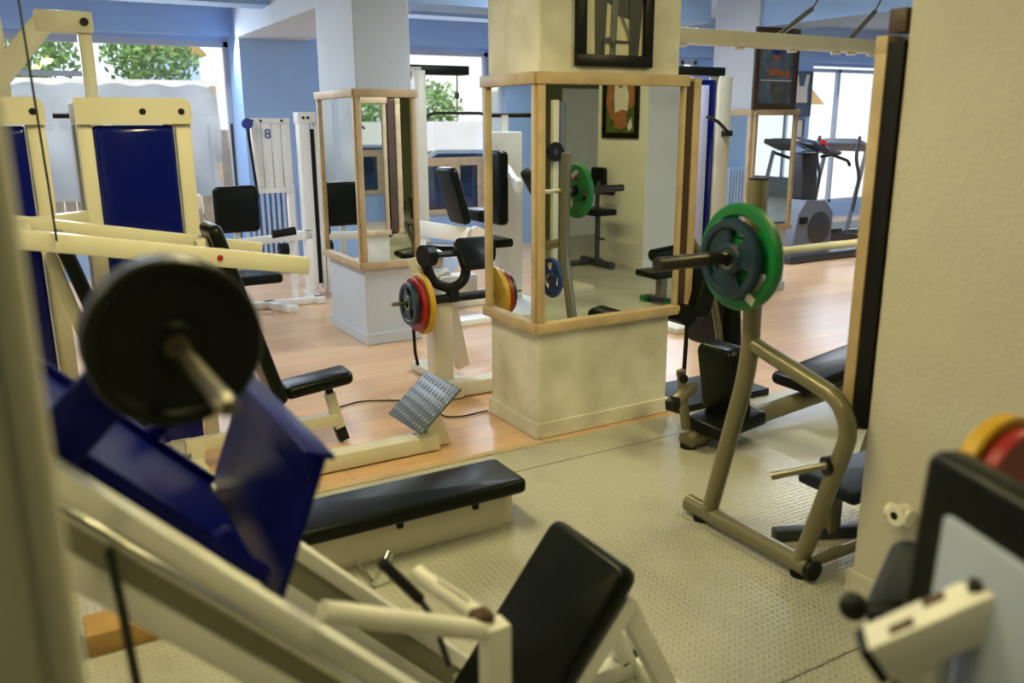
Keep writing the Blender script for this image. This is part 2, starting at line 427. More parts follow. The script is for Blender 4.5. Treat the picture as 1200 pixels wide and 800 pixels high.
# near-left door jamb, strongly out of focus
struct('wall_jamb', G().box((-.9, .80, 0), (-.030, .95, 2.78), .004), 'cream')
struct('trim_jamb', G().box((-.030, .795, 0), (.002, .955, 2.78), .010), 'cream')

# ------------------------------------------------------------------ pictures
def picture(name, label, axis, plane, a0, a1, z0, z1, w, fm, content, cat='picture', depth=.03):
    """axis 'y': on a face at y=plane looking towards -y;  axis 'x': at x=plane looking towards -x"""
    def P(a, z, d): return (a, plane - d, z) if axis == 'y' else (plane - d, a, z)
    def bx(g, a, b, za, zb, d0, d1, bev=0):
        p, q = P(a, za, d1), P(b, zb, d0)
        lo = [min(i, j) for i, j in zip(p, q)]; hi = [max(i, j) for i, j in zip(p, q)]
        g.box(lo, hi, bev)
    t = thing(name, label, cat, P((a0 + a1) / 2, z0, depth / 2))
    g = G(); bx(g, a0, a1, z0, z0 + w, 0, depth, .003); bx(g, a0, a1, z1 - w, z1, 0, depth, .003); bx(g, a0, a0 + w, z0 + w, z1 - w, 0, depth, .003); bx(g, a1 - w, a1, z0 + w, z1 - w, 0, depth, .003)
    part('frame', g, fm, t)
    g = G(); bx(g, a0 + w, a1 - w, z0 + w, z1 - w, .004, .010)
    pr = part('print', g, content[0], t, False)
    W, Hh = a1 - a0 - 2 * w, z1 - z0 - 2 * w
    lay = 0
    for nm, m, poly in content[1]:
        lay += 1
        pts = [(a0 + w + x * W, z0 + w + y * Hh) for x, y in poly]
        g = G()
        if axis == 'y': g.prism(pts, (0, plane - .0105 - .0012 * lay, 0), X, Z, .0010)
        else: g.prism([(-a, z) for a, z in pts], (plane - .0105 - .0012 * lay, 0, 0), -Y, Z, .0010)
        part(nm, g, m, pr, False)
    return t

def circ(cx, cy, rx, ry, n=18, a0=0, a1=2 * PI): return [(cx + rx * math.cos(a0 + (a1 - a0) * i / n), cy + ry * math.sin(a0 + (a1 - a0) * i / n)) for i in range(n + (0 if abs(a1 - a0 - 2 * PI) < 1e-6 else 1))]
def rect(a, b, c, d): return [(a, b), (c, b), (c, d), (a, d)]
picture('picture', 'black framed monochrome gym photograph on the middle pillar', 'y', 3.56, 2.405, 2.862, 1.86, 2.52, .055, 'black',
        ('paper', [('machine_shape', 'printdark', [(.12, .55), (.2, .95), (.95, .95), (1, .45), (.85, .30), (.55, .33), (.42, .42), (.18, .47)]),
                   ('leg_shape', 'printdark', [(.17, 0), (.33, 0), (.36, .5), (.15, .5)]), ('leg_shape', 'printgrey', [(.42, 0), (.52, 0), (.55, .5), (.44, .5)]),
                   ('leg_shape', 'printdark', [(.76, 0), (.92, 0), (.98, .5), (.74, .5)]), ('bar_shape', 'printdark', rect(.5, .10, .8, .125)),
                   ('brace_shape', 'printgrey', [(.58, .34), (.62, .34), (.77, .16), (.75, .13)]), ('arch_shape', 'printdark', [(.28, .09), (.32, .14), (.40, .15), (.48, .09), (.48, .05), (.40, .10), (.33, .09), (.28, .04)])]))
torso = [('arm_shape', 'skin', [(.02, .55), (.06, .95), (.25, 1), (.24, .6), (.2, .45)]), ('arm_shape', 'skin', [(.70, 1), (.92, .98), (1, .6), (.85, .3), (.66, .2), (.62, .3), (.78, .5)]),
         ('waist_shape', 'skin', [(.27, .12), (.3, .5), (.68, .5), (.7, .12), (.5, .06)]), ('vest_shape', 'printwhite', [(.25, .42), (.22, .7), (.32, 1), (.42, 1), (.44, .86), (.56, .86), (.6, 1), (.68, 1), (.72, .7), (.68, .38), (.45, .45)]),
         ('neck_shape', 'skin', [(.40, 1), (.43, .87), (.57, .87), (.60, 1)]), ('glove_shape', 'printwhite', [(.08, .1), (.2, .03), (.24, .14), (.12, .3)])]
# mirrored in the photo; the picture hangs on the torso pillar and faces -x
picture('picture', 'black framed poster of a torso in a white vest, reflected in the front mirror', 'x', 6.0, -1.16, -.50, 1.42, 2.3, .06, 'black', ('printgreen', [(a, b, [(1 - x, y * .74) for x, y in c]) for a, b, c in torso]))
picture('picture', 'tall dark framed blue poster on the far pillar', 'y', 5.785, 5.82, 6.36, 1.70, 2.40, .05, 'darkwood',
        ('printblue', [('figure_shape', 'printorange', [(.3, .52), (.9, .47), (.92, .38), (.3, .42)]), ('head_shape', 'skin', circ(.5, .68, .1, .07)), ('cap_shape', 'ink', circ(.5, .76, .13, .06)),
                       ('banner_shape', 'printorange', [(.2, .86), (.8, .92), (.8, .87), (.2, .81)]), ('lower_shape', 'printgrey', [(.45, .02), (.8, .02), (.85, .3), (.4, .3)]), ('stripe_shape', 'printwhite', rect(.08, .33, .95, .345))]))
vest = [('vest_shape', 'printwhite', [(.15, .3), (.85, .3), (.82, .62), (.9, .95), (.72, .95), (.62, .68), (.38, .68), (.28, .95), (.1, .95), (.18, .62)])]
picture('picture', 'slate framed print of a white vest on the blue wall pier', 'y', 9.5, 10.36, 10.80, 1.66, 2.33, .02, 'jerseygrey', ('jerseygrey', vest))
picture('picture', 'small pale framed notice under the vest print', 'y', 9.5, 10.35, 10.69, 1.33, 1.64, .03, 'jerseygrey', ('printwhite', []))

# ------------------------------------------------------------------ weight plates
def plate_mesh(g, c, ax, r, th, grips=True):
    c, ax = V(c), V(ax).normalized()
    if grips:
        g.lathe(c, ax, [(r * .80, -th * .5), (r * .95, -th * .5), (r, -th * .25), (r, th * .25), (r * .95, th * .5), (r * .80, th * .5), (r * .76, th * .3), (r * .76, -th * .3)], 44, True)
        g.lathe(c, ax, [(.026, -th * .55), (r * .34, -th * .55), (r * .40, -th * .3), (r * .40, th * .3), (r * .34, th * .55), (.026, th * .55)], 32, True)
        a = ax.orthogonal().normalized(); b = ax.cross(a)
        for k in range(3):
            n = 8; a0 = 2 * PI * k / 3; w = math.radians(37)
            poly = [(r * .36 * math.cos(a0 - w + 2 * w * i / n), r * .36 * math.sin(a0 - w + 2 * w * i / n)) for i in range(n + 1)]
            poly += [(r * .80 * math.cos(a0 + w * .9 - 1.8 * w * i / n), r * .80 * math.sin(a0 + w * .9 - 1.8 * w * i / n)) for i in range(n + 1)]
            g.prism(poly, c - ax * th * .25, a, b, th * .5)
    else:
        g.lathe(c, ax, [(.020, -th * .4), (r * .22, -th * .45), (r * .26, -th * .25), (r * .34, -th * .22), (r * .36, -th * .30), (r * .80, -th * .30), (r * .84, -th * .5), (r * .97, -th * .5), (r, -th * .35),
                        (r, th * .35), (r * .97, th * .5), (r * .84, th * .5), (r * .80, th * .30), (r * .36, th * .30), (r * .34, th * .22), (r * .26, th * .25), (r * .22, th * .45), (.020, th * .4)], 48, True)
    return g
def plate(label, c, ax, r, th, m, grips=True, group=None):
    t = part('weight_plate', plate_mesh(G(), c, ax, r, th, grips), m)
    tag(t, label, 'weight plate', group)
    br = .034 if grips else .0175
    g = G().lathe(c, ax, [(.0125 if not grips else .0245, -th * .57), (br, -th * .57), (br, th * .57), (.0125 if not grips else .0245, th * .57)], 24, True)
    part('bushing', g, 'steel', t, label='metal ring at the hole')
    return t

# ------------------------------------------------------------------ leg press, left foreground
def leg_press():
    t = thing('leg_press', 'white and blue angled leg press machine in the left foreground with black back pad', 'leg press', (.75, 1.63, 0))
    D = V((.69, 0, -.724)).normalized(); Nn = V((.724, 0, .69)).normalized()
    yn, yf = 1.34, 1.93
    # a rail: top surface passes near (.018,1.10) -> (.525,.56)
    p0, p1 = V((-.22, 0, 1.355)), V((.98, 0, .085))
    for yy, sgn in ((yn, 1), (yf, -1)):
        a, b = p0 + Y * yy - Nn * .055, p1 + Y * yy - Nn * .055
        r = part('rail', G().bar(p0 + Y * yy - Nn * .012, p1 + Y * yy - Nn * .012, .062, .036, Nn, .006), 'white', t)
        part('guide_rod', G().cyl(p0 + Y * (yy - sgn * .028) - Nn * .040, p1 + Y * (yy - sgn * .028) - Nn * .040, .011), 'chrome', r, label='chrome guide rod')
        part('web', G().bar(p0 + Y * yy - Nn * .060, p1 + Y * yy - Nn * .060, .03, .062, Nn, .003), 'webshade', r)
        part('lower_flange', G().bar(p0 + Y * yy - Nn * .112, p1 + Y * yy - Nn * .112, .045, .046, Nn, .004), 'white', r)
    # sled bed between the rails
    s0, s1 = V((-.17, 1.635, 1.275)), V((.29, 1.635, .81))
    g = G().obox((s0 + s1) / 2 + Nn * .008, D, Y, Nn, (s1 - s0).length, .50, .030, .008)
    for yy in (1.40, 1.87): g.obox((s0 + s1) / 2 + Y * (yy - 1.635) + Nn * .026, D, Y, Nn, (s1 - s0).length, .022, .026, .006)
    sled = part('sled', g, 'bluemetal', t)
    part('sled_tab', G().obox((.20, 1.87, .965), Nn, Y, D, .10, .03, .035, .01), 'bluemetal', sled)
    # upright arm and plate peg on the near side
    g = G().bar((.0, 1.385, 1.125), (.185, 1.385, 1.305), .03, .085, V((-.7, 0, .7)), .006)
    part('plate_arm', g, 'bluemetal', sled)
    g = G().cyl((.176, 1.40, 1.292), (.176, .935, 1.296), .0115); g.lathe((.176, .935, 1.296), -Y, [(.0, .008), (.010, .006), (.0125, 0), (.0125, -.02)], 16)
    g.lathe((.176, 1.247, 1.293), Y, [(.012, 0), (.017, 0), (.017, .012), (.012, .012)], 20, True)
    part('plate_peg', g, 'steel', sled, label='bare steel plate peg')
    # foot plate: tray with a lip along its top
    f = V((.098, 0, .26)).normalized(); fn = V((f.z, 0, -f.x))
    g = G().obox(V((.366, 1.665, .905)), Y, f, fn, .57, .275, .016, .004)
    g.obox(V((.402, 1.665, 1.012)) - fn * .016, Y, f, fn, .574, .052, .018, .004)
    g.obox(V((.412, 1.665, 1.035)) - fn * .006, Y, fn, f, .576, .06, .010, .004)
    fp = part('foot_plate', g, 'bluemetal', sled)
    part('gusset', G().bar((.225, 1.395, .93), (.285, 1.395, .80), .028, .05, Nn, .012), 'bluemetal', fp)
    part('roller_bracket', G().obox((.275, 1.365, .79), D, Y, Nn, .06, .03, .07, .006), 'steel', sled, label='bare metal roller bracket')
    # back pad and seat
    u = V((.62, 0, .78)).normalized(); w = V((-.06, 1, 0)).normalized()
    n = u.cross(w).normalized()
    topm = V((1.168, 1.645, .565)); L = .66
    cpad = topm - u * (L / 2)
    part('back_pad', G().pad(cpad - u * 0 + V((.03, 0, -.03)), u, w, L, .325, .062, .022), 'vinyl', t)
    part('seat_pad', G().pad((.66, 1.635, .17), (1, 0, -.12), Y, .30, .32, .06, .02), 'vinyl', t)
    # base frame under the pad
    g = G()
    for yy in (1.52, 1.76):
        g.bar((1.215, yy, .44), (.88, yy, .03), .045, .045)
        g.bar((.62, yy, .03), (1.46, yy + (.0 if yy < 1.6 else .0), .03), .05, .06)
    g.bar((1.44, 1.50, .03), (1.44, 1.80, .03), .05, .06)
    g.bar((1.21, 1.76, .42), (1.40, 1.76, .05), .05, .05); g.bar((1.21, 1.54, .42), (1.40, 1.54, .05), .05, .05)
    g.bar((-.26, yn, .03), (.95, yn, .03), .05, .06); g.bar((-.26, yf, .03), (.95, yf, .03), .05, .06)
    g.bar((-.22, yn, .03), (-.22, yn, 1.28), .05, .06); g.bar((-.22, yf, .03), (-.22, yf, 1.28), .05, .06)
    g.bar((-.24, yn, .03), (-.24, yf, .03), .05, .06); g.bar((.93, yn, .05), (.93, yf, .05), .05, .07)
    part('base_frame', g, 'white', t)
    part('foot_bracket', G().prism([(0, 0), (.13, 0), (0, .12)], (1.41, 1.785, .004), X, Z, .012), 'white', t)
    # safety handle: post with two white tubes and a black grip
    g = G().bar((.70, 1.285, .06), (.70, 1.285, .665), .05, .05, X, .006)
    g.tube([(.695, 1.285, .645), (.362, 1.275, .80)], .020, 16)
    post = part('handle_post', g, 'chipped', t)
    part('handle_tube', G().tube([(.69, 1.29, .665), (.628, 1.455, .695), (.622, 1.475, .700)], .019, 16), 'chipped', post)
    part('bare_patch', G().obox((.678, 1.300, .672), (1, 0, 0), Y, Z, .046, .044, .036, .014, 3), 'rust', post, label='brown patch where the paint has chipped off')
    q0, q1 = V((.69, 1.29, .665)), V((.628, 1.455, .695)); tt = (q1 - q0).normalized()
    part('bare_patch', G().obox(q0 + tt * .10 + V((.0, -.006, .0165)), tt, Y, Z, .085, .014, .008, .003), 'rust', post, label='brown patch where the paint has chipped off')
    part('lever', G().tube([(.70, 1.50, .44), (.665, 1.50, .57), (.632, 1.50, .628)], .007, 10), 'darksteel', t)
    part('grip', G().tube([(.637, 1.50, .622), (.556, 1.50, .731)], .0125, 14), 'rubber', t)
    part('strut', G().tube([(.056, 1.305, .985), (.062, 1.28, .90), (.068, 1.27, .774), (.112, 1.27, 0.0)], (.0075), 10), 'darksteel', t, label='thin dark strut in front of the rail')
    return t
leg_press()
plate('front black iron plate on the leg press peg, large and ribbed', (.176, 1.285, 1.293), Y, .124, .035, 'iron', False)
plate('second black iron plate behind the front one on the leg press peg', (.176, 1.325, 1.293), Y, .124, .035, 'iron', False)
tag(part('wooden_block', G().box((.02, 2.66, 0), (.26, 2.80, .075), .006), 'block'), 'orange brown wooden block lying on the floor under the leg press rail', 'block')
# ------------------------------------------------------------------ low flat bench
def low_bench():
    t = thing('flat_bench', 'low flat bench with long black pad and cream legs behind the leg press', 'bench', (1.15, 2.85, 0))
    part('pad', G().pad((1.14, 2.85, .188), X, Y, 1.0, .275, .06, .02), 'vinyl', t)
    for xx in (.78, 1.585): part('leg', G().box((xx - .03, 2.80, 0), (xx + .03, 2.87, .155), .005), 'cream', t)
    g = G().box((.68, 2.785, .0), (1.555, 2.815, .15), .005); g.box((.70, 2.815, .11), (1.6, 2.865, .15), .005)
    part('frame', g, 'cream', t)
    for xx in (1.10, 1.42): part('bolt', G().box((xx - .012, 2.745, .125), (xx + .012, 2.765, .165), .003), 'rubber', t)
    g = G().cyl((.93, 2.60, .02), (1.0, 2.62, .105), .008); g.cyl((.985, 2.612, .09), (1.005, 2.622, .112), .014); g.cyl((.93, 2.60, .02), (.93, 2.80, .02), .008)
    part('adjustment_pin', g, 'chrome', t, label='chrome adjustment pin')
    return t
low_bench()

# ------------------------------------------------------------------ seated press machines on the left
def press_machine():
    t = thing('chest_press_machine', 'cream chest press machine with blue weight tower and diamond tread foot plate', 'exercise machine', (.55, 4.2, 0))
    # tower
    yt = 4.33
    g = G()
    g.box((.284, yt, .05), (.345, yt + .10, 1.60), .004); g.box((.695, yt, .05), (.765, yt + .10, 1.60), .004)
    g.box((.284, yt + .30, .05), (.345, yt + .40, 1.60), .004); g.box((.695, yt + .30, .05), (.765, yt + .40, 1.60), .004)
    g.box((.284, yt - .02, 0), (.765, yt + .42, .06), .004)
    tw = part('weight_tower', g, 'cream', t)
    tp = [(.0, .0), (.49, .0), (.49, .085), (.465, .115), (.0, .115)]
    top = part('top_plate', G().prism(tp, (.280, yt - .012, 1.60), X, Z, -.45 if False else .012).box((.284, yt, 1.602), (.765, yt + .40, 1.70), .004), 'cream', tw)
    for xx in (.558, .725): part('bolt', G().cyl((xx, yt - .026, 1.655), (xx, yt + .01, 1.655), .015, seg=12), 'rubber', top)
    g = G(); g.obox((.52, yt + .05, .82), X, Y, Z, .36, .12, 1.55, .03, 4)
    part('shroud', g, 'bluepanel', tw, label='glossy dark blue shroud')
    part('shroud_edge', G().cyl((.690, yt - .005, .06), (.690, yt - .005, 1.59), .008), 'chrome', tw)
    # base beam, foot plate, seat
    g = G(); g.box((.50, 3.67, 0.006), (1.70, 3.77, .085), .006); g.box((.52, 3.70, .01), (.62, 4.33, .07), .006)
    g.bar((.55, 4.03, .13), (1.30, 4.05, .13), .06, .06); g.bar((.60, 4.03, .03), (.60, 4.03, .15), .06, .06)
    part('base_frame', g, 'cream', t)
    g = G(); g.prism([(0, 0), (.12, 0), (.05, .20), (-.02, .16)], (1.665, 3.79, .01), X, Z, .07)
    part('foot_plate_post', g, 'cream', t)
    fu = V((.20, -.03, .20)).normalized(); fv = V((-.02, .38, 0)).normalized()
    part('foot_plate', G().obox((1.675, 3.80, .225), fu, fv, fu.cross(fv), .30, .37, .014, .004), 'treadplate', t, label='dark diamond tread foot plate')
    part('seat', G().pad((1.195, 4.04, .345), (1, -.04, .12), Y, .35, .19, .062, .024), 'vinyl', t)
    sp = part('seat_post', G().bar((1.262, 4.05, .275), (1.312, 4.05, .065), .05, .05, X), 'cream', t)
    part('collar', G().bar((1.255, 4.05, .33), (1.268, 4.05, .25), .036, .036, X), 'rubber', sp)
    part('foot_cap', G().bar((1.305, 4.05, .085), (1.326, 4.05, .012), .054, .054, X), 'rubber', sp)
    # back pad
    bu = V((.245, 0, -.86)).normalized()
    part('back_pad', G().pad((.865, 4.0, .735), bu, Y, .90, .27, .06, .024), 'vinyl', t)
    part('back_support', G().bar(V((.70, 4.0, 1.10)), V((.93, 4.0, .16)), .07, .05, X), 'cream', t)
    fl = part('foot_lever', G().tube([(.74, 3.42, .05), (.95, 3.52, .12)], .028, 12), 'cream', t)
    part('grip', G().tube([(.91, 3.50, .11), (1.03, 3.55, .15)], .033, 14), 'rubber', fl)
    part('lever_pin', G().cyl((.88, 3.46, .12), (.87, 3.45, .24), .012), 'chrome', fl)
    return t
pm = press_machine()
# second machine of the same kind at the left: its tower and back pad show
pm2 = copy_tree(pm, (-.605, 0, 0), skip=('foot_plate', 'foot_plate_post', 'seat', 'seat_post', 'base_frame', 'foot_lever'))
part('base_frame', G().box((.30, 4.02, .0), (.36, 4.31, .06), .004).bar((.32, 4.03, .03), (.32, 4.0, .22), .05, .05), 'cream', pm2)
pm2['label'] = 'second chest press machine, mostly hidden by the door jamb at far left'

# the two press arms of the first machine
def press_arms():
    a = part('press_arm', G().bar((-.10, 3.72, 1.20), (1.10, 3.72, .985), .05, .075, Z, .005), 'cream', pm)
    part('bolt', G().cyl((.72, 3.690, 1.055), (.72, 3.70, 1.055), .012, seg=12), 'red', a, label='rust red bolt head')
    part('press_arm', G().bar((-.02, 4.14, 1.20), (1.0, 4.14, 1.01), .05, .075, Z, .005), 'cream', pm)
    part('arm_crossbar', G().bar((.02, 3.72, 1.175), (.02, 4.14, 1.19), .05, .06), 'cream', pm)
    part('pull_cable', G().tube([(.100, 3.66, 2.30), (.107, 3.66, 2.027), (.120, 3.66, 1.372), (.123, 3.68, 1.17)], .0042, 8), 'cable', pm, label='thin black pull cable')
    part('cable_pulley', G().lathe((.135, 3.66, 2.30), Y, [(0, -.012), (.035, -.012), (.035, .012), (0, .012)], 18).bar((.135, 3.66, 2.31), (.135, 3.66, 2.78), .03, .03, X), 'rubber', pm)
    part('arm_pivot', G().bar((.02, 4.14, 1.19), (.30, 4.38, 1.19), .05, .06), 'cream', pm)
press_arms()

# tall lat frame at top left
def tall_frame():
    t = thing('lat_pulldown_tower', 'tall cream lat machine frame with diagonal brace before the left window', 'exercise machine', (.42, 5.0, 0))
    g = G(); g.box((.385, 4.96, 0), (.445, 5.04, 2.12), .005)
    part('post', g, 'cream', t)
    part('top_beam', G().box((.20, 4.93, 2.04), (.455, 5.07, 2.14), .005), 'cream', t)
    part('brace', G().bar((.25, 5.0, 2.10), (-.02, 5.0, 1.78), .10, .13, Y), 'cream', t)
    part('side_panel', G().box((-.25, 4.98, 1.70), (.06, 5.02, 2.10), .004), 'cream', t)
    part('bolt', G().cyl((.415, 4.915, 2.09), (.415, 4.935, 2.09), .02, seg=12), 'rubber', t)
    part('foot', G().box((.1, 4.9, 0), (.6, 5.1, .06), .004), 'cream', t)
    part('rear_post', G().box((-.20, 4.96, 0), (-.14, 5.04, 1.75), .005), 'cream', t)
tall_frame()

def curl_machine():
    t = thing('arm_curl_machine', 'white arm curl machine with black pads seen between the two blue towers', 'exercise machine', (.75, 6.4, 0))
    part('arm_pad', G().pad((.62, 6.05, 1.12), (.5, 0, .86), Y, .24, .4, .10, .025), 'vinyl', t)
    part('lever', G().bar((.38, 5.85, 1.20), (.60, 5.85, .90), .05, .07), 'white', t)
    part('column', G().box((.50, 6.55, 0), (.78, 6.75, 1.52), .01), 'white', t)
    part('back_pad', G().pad((.82, 6.45, 1.06), Z, Y, .62, .30, .09, .03), 'vinyl', t)
    part('press_arm', G().bar((.80, 6.15, 1.12), (1.02, 5.72, 1.12), .06, .10, Z, .02), 'white', t)
    part('arm_post', G().bar((.70, 6.6, 1.30), (.80, 6.15, 1.12), .05, .06), 'white', t)
    part('seat', G().pad((1.0, 6.35, .62), X, Y, .40, .35, .07, .02), 'vinyl', t)
    part('seat_post', G().box((.95, 6.3, .03), (1.02, 6.37, .59)), 'white', t)
    part('pad_post', G().box((.55, 6.02, .04), (.62, 6.08, 1.05), .004), 'white', t)
    part('cross_bar', G().cyl((.30, 6.66, 1.66), (1.10, 6.66, 1.66), .02), 'rubber', t)
    part('cross_bar_post', G().box((.60, 6.62, 1.5), (.66, 6.70, 1.66)), 'white', t)
    part('base', G().box((.40, 5.95, 0), (1.15, 6.75, .05), .004), 'white', t)
    part('towel', G().obox((1.12, 6.50, .95), Y, Z, X, .22, .62, .02, .006), 'radiator', t, True, 'light blue towel')
    part('towel_rail', G().cyl((.78, 6.62, 1.25), (1.14, 6.50, 1.25), .012), 'white', t)
curl_machine()
# ------------------------------------------------------------------ radiator under the pier
def radiator():
    t = thing('radiator', 'light blue column radiator below the blue wall pier', 'radiator', (2.45, 9.40, .08))
    for i in range(10):
        xx = 2.14 + i * .058
        part('column', G().obox((xx, 9.40, .52), X, Y, Z, .036, .11, .86, .014, 3), 'radiator', t)
    g = G().cyl((2.10, 9.40, .90), (2.70, 9.40, .90), .018); g.cyl((2.10, 9.40, .14), (2.70, 9.40, .14), .018)
    g.box((2.12, 9.38, 0), (2.15, 9.42, .1)); g.box((2.64, 9.38, 0), (2.67, 9.42, .1))
    part('manifold', g, 'radiator', t)
    part('supply_pipe', G().tube([(2.08, 9.46, 1.60), (2.08, 9.46, .12), (2.12, 9.40, .12)], .015), 'darkgrey', t)
radiator()

# ------------------------------------------------------------------ white multi station with number 8
def multi_station():
    t = thing('weight_stack_station', 'white weight stack station marked 8 with black seat beside the pale blue pillar', 'exercise machine', (2.1, 8.2, 0))
    g = G()
    for i in range(4): g.box((2.05 + i * .095, 8.50, .98), (2.135 + i * .095, 8.56, 1.60), .006)
    ca = part('cabinet', g, 'white', t)
    part('top_strip', G().box((2.0, 8.49, 1.60), (2.42, 8.57, 1.65), .005), 'white', ca)
    for xx in (2.06, 2.14, 2.34): part('bolt', G().cyl((xx, 8.48, 1.625), (xx, 8.5, 1.625), .013, seg=10), 'rubber', ca)
    part('cabinet_foot', G().box((2.36, 8.50, 0), (2.42, 8.58, .99), .006).box((2.02, 8.49, .94), (2.42, 8.57, .99), .004), 'white', ca)
    text_part(None, '8', (2.20, 8.497, 1.50), X, Z, .13, 'ink', ca, 'number')
    # main stack
    dx = .085
    g = G(); g.box((2.26 + dx, 7.94, .05), (2.36 + dx, 8.06, 1.63), .006); g.box((2.41 + dx, 7.94, .05), (2.44 + dx, 8.06, 1.60), .004)
    g.box((2.45 + dx, 7.94, 0), (2.53 + dx, 8.06, 1.58), .004)
    tw = part('stack_tower', g, 'white', t)
    part('top_cap', G().box((2.25 + dx, 7.93, 1.60), (2.42 + dx, 8.07, 1.70), .006), 'white', tw)
    for xx in (2.30, 2.345): part('bolt', G().cyl((xx + dx, 7.92, 1.65), (xx + dx, 7.935, 1.65), .013, seg=10), 'rubber', tw)
    part('weight_stack', G().box((2.362 + dx, 7.98, .1), (2.41 + dx, 8.04, 1.55)), 'rubber', tw, label='dark weight stack slot')
    text_part(None, 'lensa', (2.49 + dx, 7.938, 1.42), Z, -X, .085, 'ink', tw, 'lettering')
    part('stack_cable', G().tube([(1.99, 8.4, 1.60), (2.01, 8.4, 1.3), (2.04, 8.40, .9)], .014, 8), 'rubber', t)
    part('cable_pulley', G().lathe((1.99, 8.4, 1.6), Y, [(0, -.02), (.05, -.02), (.05, .02), (0, .02)], 18), 'ink', t)
    # seat, back rest, lever, feet
    part('back_rest', G().pad((1.655, 7.60, .885), X, Z, .38, .40, .07, .03), 'vinyl', t)
    part('back_post', G().box((1.63, 7.64, .30), (1.68, 7.69, .75), .004), 'white', t)
    part('seat', G().pad((1.72, 7.45, .31), X, Y, .42, .40, .08, .03), 'vinyl', t)
    part('lever', G().bar((1.50, 7.5, .60), (2.2, 7.62, .62), .05, .07), 'white', t)
    part('roller', G().cyl((1.88, 7.35, .68), (2.08, 7.35, .70), .035), 'rubber', t)
    part('roller', G().cyl((1.90, 7.25, .56), (1.98, 7.25, .56), .05), 'rubber', t)
    g = G(); g.box((1.50, 7.55, 0), (2.36, 7.62, .06), .005); g.bar((1.85, 7.62, .03), (2.0, 7.25, .03), .09, .06); g.box((2.28, 7.50, 0), (2.36, 7.95, .06), .005)
    g.box((2.24, 7.60, .03), (2.31, 7.67, .66), .005); g.box((2.10, 7.60, .58), (2.32, 7.68, .66), .005); g.box((2.10, 7.62, .03), (2.15, 7.66, .60), .004)
    part('base_frame', g, 'white', t)
    part('side_pulley', G().cyl((2.50, 7.5, .78), (2.50, 7.6, .78), .06), 'rubber', t)
multi_station()

# ------------------------------------------------------------------ lat machine behind the blue pillar, and incline bench
def lat_machine():
    t = thing('lat_pulldown_machine', 'lat pulldown machine with black top beam and hanging bar before the middle window', 'exercise machine', (3.2, 7.0, 0))
    part('post', G().box((2.98, 6.72, 0), (3.07, 6.84, 2.02), .006), 'cream', t)
    part('top_beam', G().box((2.90, 6.92, 2.0), (3.58, 7.08, 2.075), .006), 'black', t)
    part('beam_bracket', G().box((2.98, 6.80, 1.95), (3.07, 7.0, 2.05), .005), 'cream', t)
    part('pull_cable', G().tube([(3.50, 7.0, 2.0), (3.495, 7.0, 1.70)], .006, 8), 'cable', t)
    part('snap_hook', G().lathe((3.495, 7.0, 1.83), X, [(.02, -.008), (.03, -.008), (.03, .008), (.02, .008)], 14, True), 'darksteel', t)
    part('pull_bar', G().tube([(3.03, 6.85, 1.54), (3.20, 6.92, 1.68), (3.78, 7.05, 1.68), (3.99, 7.1, 1.53)], .014, 12, .05), 'darksteel', t)
    part('base', G().box((2.9, 6.7, 0), (3.9, 6.85, .06), .005), 'cream', t)
lat_machine()
def incline_bench():
    t = thing('incline_bench', 'white framed incline bench with upright black backrest before the middle window', 'bench', (3.4, 6.4, 0))
    part('back_rest', G().pad((3.02, 6.15, 1.04), (-.28, 0, .96), Y, .46, .30, .07, .025), 'vinyl', t)
    part('seat', G().pad((3.02, 6.30, .60), (1, 0, -.10), Y, .62, .30, .07, .025), 'vinyl', t)
    part('beam', G().bar((2.62, 6.10, .82), (3.50, 6.10, .66), .08, .12), 'white', t)
    part('leg', G().box((2.68, 6.07, 0), (2.74, 6.13, .78), .004), 'white', t)
    part('leg', G().box((3.40, 6.07, 0), (3.46, 6.13, .70), .004), 'white', t)
    part('hinge', G().lathe((3.16, 6.03, .74), Y, [(0, -.02), (.06, -.02), (.06, .03), (0, .03)], 20), 'cream', t)
    part('adjust_pad', G().pad((3.40, 6.3, .86), X, Y, .28, .3, .10, .02), 'vinyl', t)
    part('pad_bracket', G().box((3.36, 6.2, .66), (3.44, 6.3, .83)), 'white', t)
    part('base', G().box((2.6, 6.02, 0), (3.55, 6.18, .05), .004), 'white', t)
    part('towel', G().pad((2.80, 6.00, .55), (1, 0, -.5), Z, .34, .16, .02, .008), 'radiator', t)
incline_bench()

